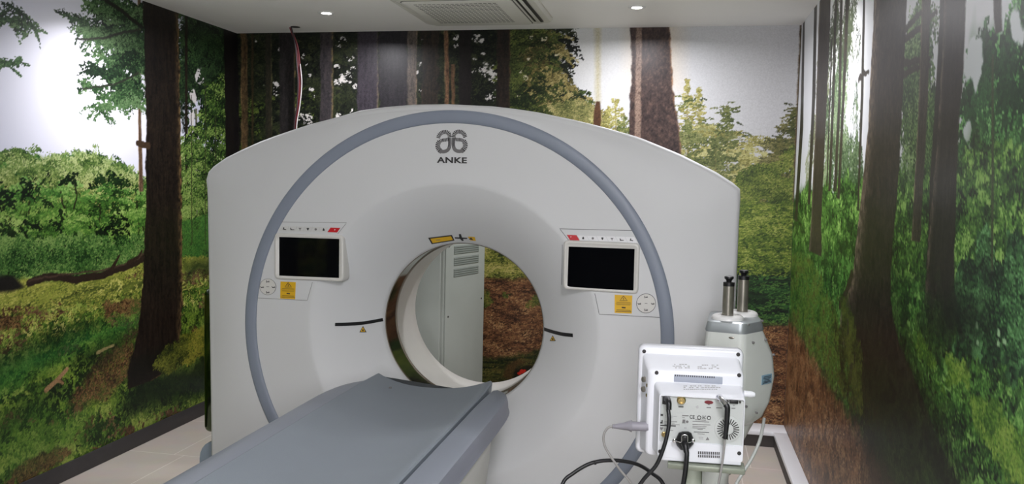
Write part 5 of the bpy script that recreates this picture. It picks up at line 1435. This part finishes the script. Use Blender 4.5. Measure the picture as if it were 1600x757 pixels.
# oval badge, screws, label on the flanks
q = at_y(1143.5, 529, 2.652); o = lathe('oval_badge', [(.009, 0), (.009, .002), (.007, .003)], q + Vector((0, .008, 0)), (-.2, -1, 0), M['steel'], I, n=24)
for v_ in o.data.vertices: v_.co.z = q.z + (v_.co.z - q.z) * .42
fl = lambda t, z: Vector((near.x + (rg.x - near.x) * t, near.y + (rg.y - near.y) * t, z))
nr = Vector((.82, -.57, 0))
for px, py in ((1178, 536), (1198, 531.5), (1170, 508), (1192, 502), (1167, 636), (1183, 646), (1210, 555)):
    # nearest point on the right flank along this direction
    bestp = None
    for it in range(200):
        yy = 2.62 + it * .0016; p = at_y(px, py, yy)
        lim = (p - Vector((near.x, near.y, p.z))).dot(nr)
        w_ = .0 + (.049 * .95 if p.z < .93 else .035 if p.z < 1.0 else .016 if p.z < 1.05 else .003) * .75 * min(1, max((p.x - near.x) / .06, 0))
        if lim < w_: bestp = p; break
    if bestp: lathe('screw', [(.0035, -.006), (.0035, .001), (.002, .0015)], bestp, nr, M['inkg'], I, n=12)


def bigflank(px, py):
    dg = bpy.context.evaluated_depsgraph_get(); d = ray(px, py).normalized()
    inv = hd.matrix_world.inverted(); ok, loc, nrm, _ = hd.ray_cast(inv @ CAM, (inv.to_3x3() @ d)); return hd.matrix_world @ loc if ok else None, nrm


bpy.context.view_layer.update()
c_, n_ = bigflank(1197.5, 593)
if c_ is not None:
    n_ = n_.normalized(); up_ = Vector((0, 0, 1)); sd = up_.cross(n_).normalized(); up2 = n_.cross(sd)
    quad = lambda sx, sz, o_, dx=0, dz=0: [c_ + n_ * o_ + sd * (dx + a * sx) + up2 * (dz + b * sz) for a, b in ((-1, -1), (1, -1), (1, 1), (-1, 1))]
    lb = loft('rating_label', [quad(.027, .015, -.006), quad(.027, .015, .0022)], M['lab'], I)
    for dz, sx in ((.009, .019), (.004, .021), (-.001, .014), (-.006, .020), (-.010, .022)):
        loft('print_line', [quad(sx, .0009, .001, 0, dz), quad(sx, .0009, .0030, 0, dz)], M['ink'], lb)
# neck and column
def ring_sec(cx, cy, z, a, b, n=24):
    return [Vector((cx + a * math.cos(2 * PI * k / n), cy + b * math.sin(2 * PI * k / n), z)) for k in range(n)]


loft('neck', [ring_sec(.205, 2.80, .765, .062, .06), ring_sec(.197, 2.80, .735, .056, .058), ring_sec(.180, 2.80, .69, .052, .055), ring_sec(.158, 2.79, .63, .048, .052), ring_sec(.138, 2.78, .56, .045, .048), ring_sec(.125, 2.78, .48, .044, .044), ring_sec(.122, 2.78, .36, .044, .044)], M['inj'], I)
lathe('column', [(.034, .10), (.034, .37)], (.122, 2.78, 0), (0, 0, 1), M['white'], I)
lathe('hub', [(.07, .06), (.07, .09), (.05, .12), (.036, .13)], (.122, 2.78, 0), (0, 0, 1), M['injg'], I)
for k in range(5):
    a = 2 * PI * k / 5 + .2; e = Vector((.122 + math.cos(a) * .21, 2.78 + math.sin(a) * .21, .062))
    lg = tube('leg', [(.122, 2.78, .08), (.122 + math.cos(a) * .1, 2.78 + math.sin(a) * .1, .076), e], lambda t: .02 - .005 * t, M['white'], I)
    lathe('caster', [(.012, -.012), (.025, -.010), (.025, .010), (.012, .012)], (e.x, e.y, .025), (math.sin(a), -math.cos(a), 0), M['rubber'], lg, n=20)
tb = setp(empty('clear_hose', at_y(1187, 665, 2.78)), 'thin pale hose hanging from the injector head to the floor', 'hose')
tube('hose', [at_y(1194, 655, 2.84), at_y(1191.5, 670, 2.80), at_y(1186, 692, 2.76), at_y(1174, 718, 2.74), at_y(1159, 742, 2.72), at_y(1148, 765, 2.70), at_y(1138, 820, 2.70)], .0055, M['tube'], tb)

# ------------------------------------------------------------------ look
w = bpy.data.worlds.new('world'); scene.world = w; w.use_nodes = True
w.node_tree.nodes['Background'].inputs[0].default_value = (.6, .62, .65, 1); w.node_tree.nodes['Background'].inputs[1].default_value = .05
vs_ = scene.view_settings; vs_.view_transform = 'Standard'; vs_.look = 'None'; vs_.gamma = 1; vs_.use_curve_mapping = False; vs_.exposure = EXPOSURE
scene.cycles.use_denoising = True
scene.cycles.max_bounces = 8; scene.cycles.diffuse_bounces = 5; scene.cycles.glossy_bounces = 4
scene.cycles.sample_clamp_indirect = 4
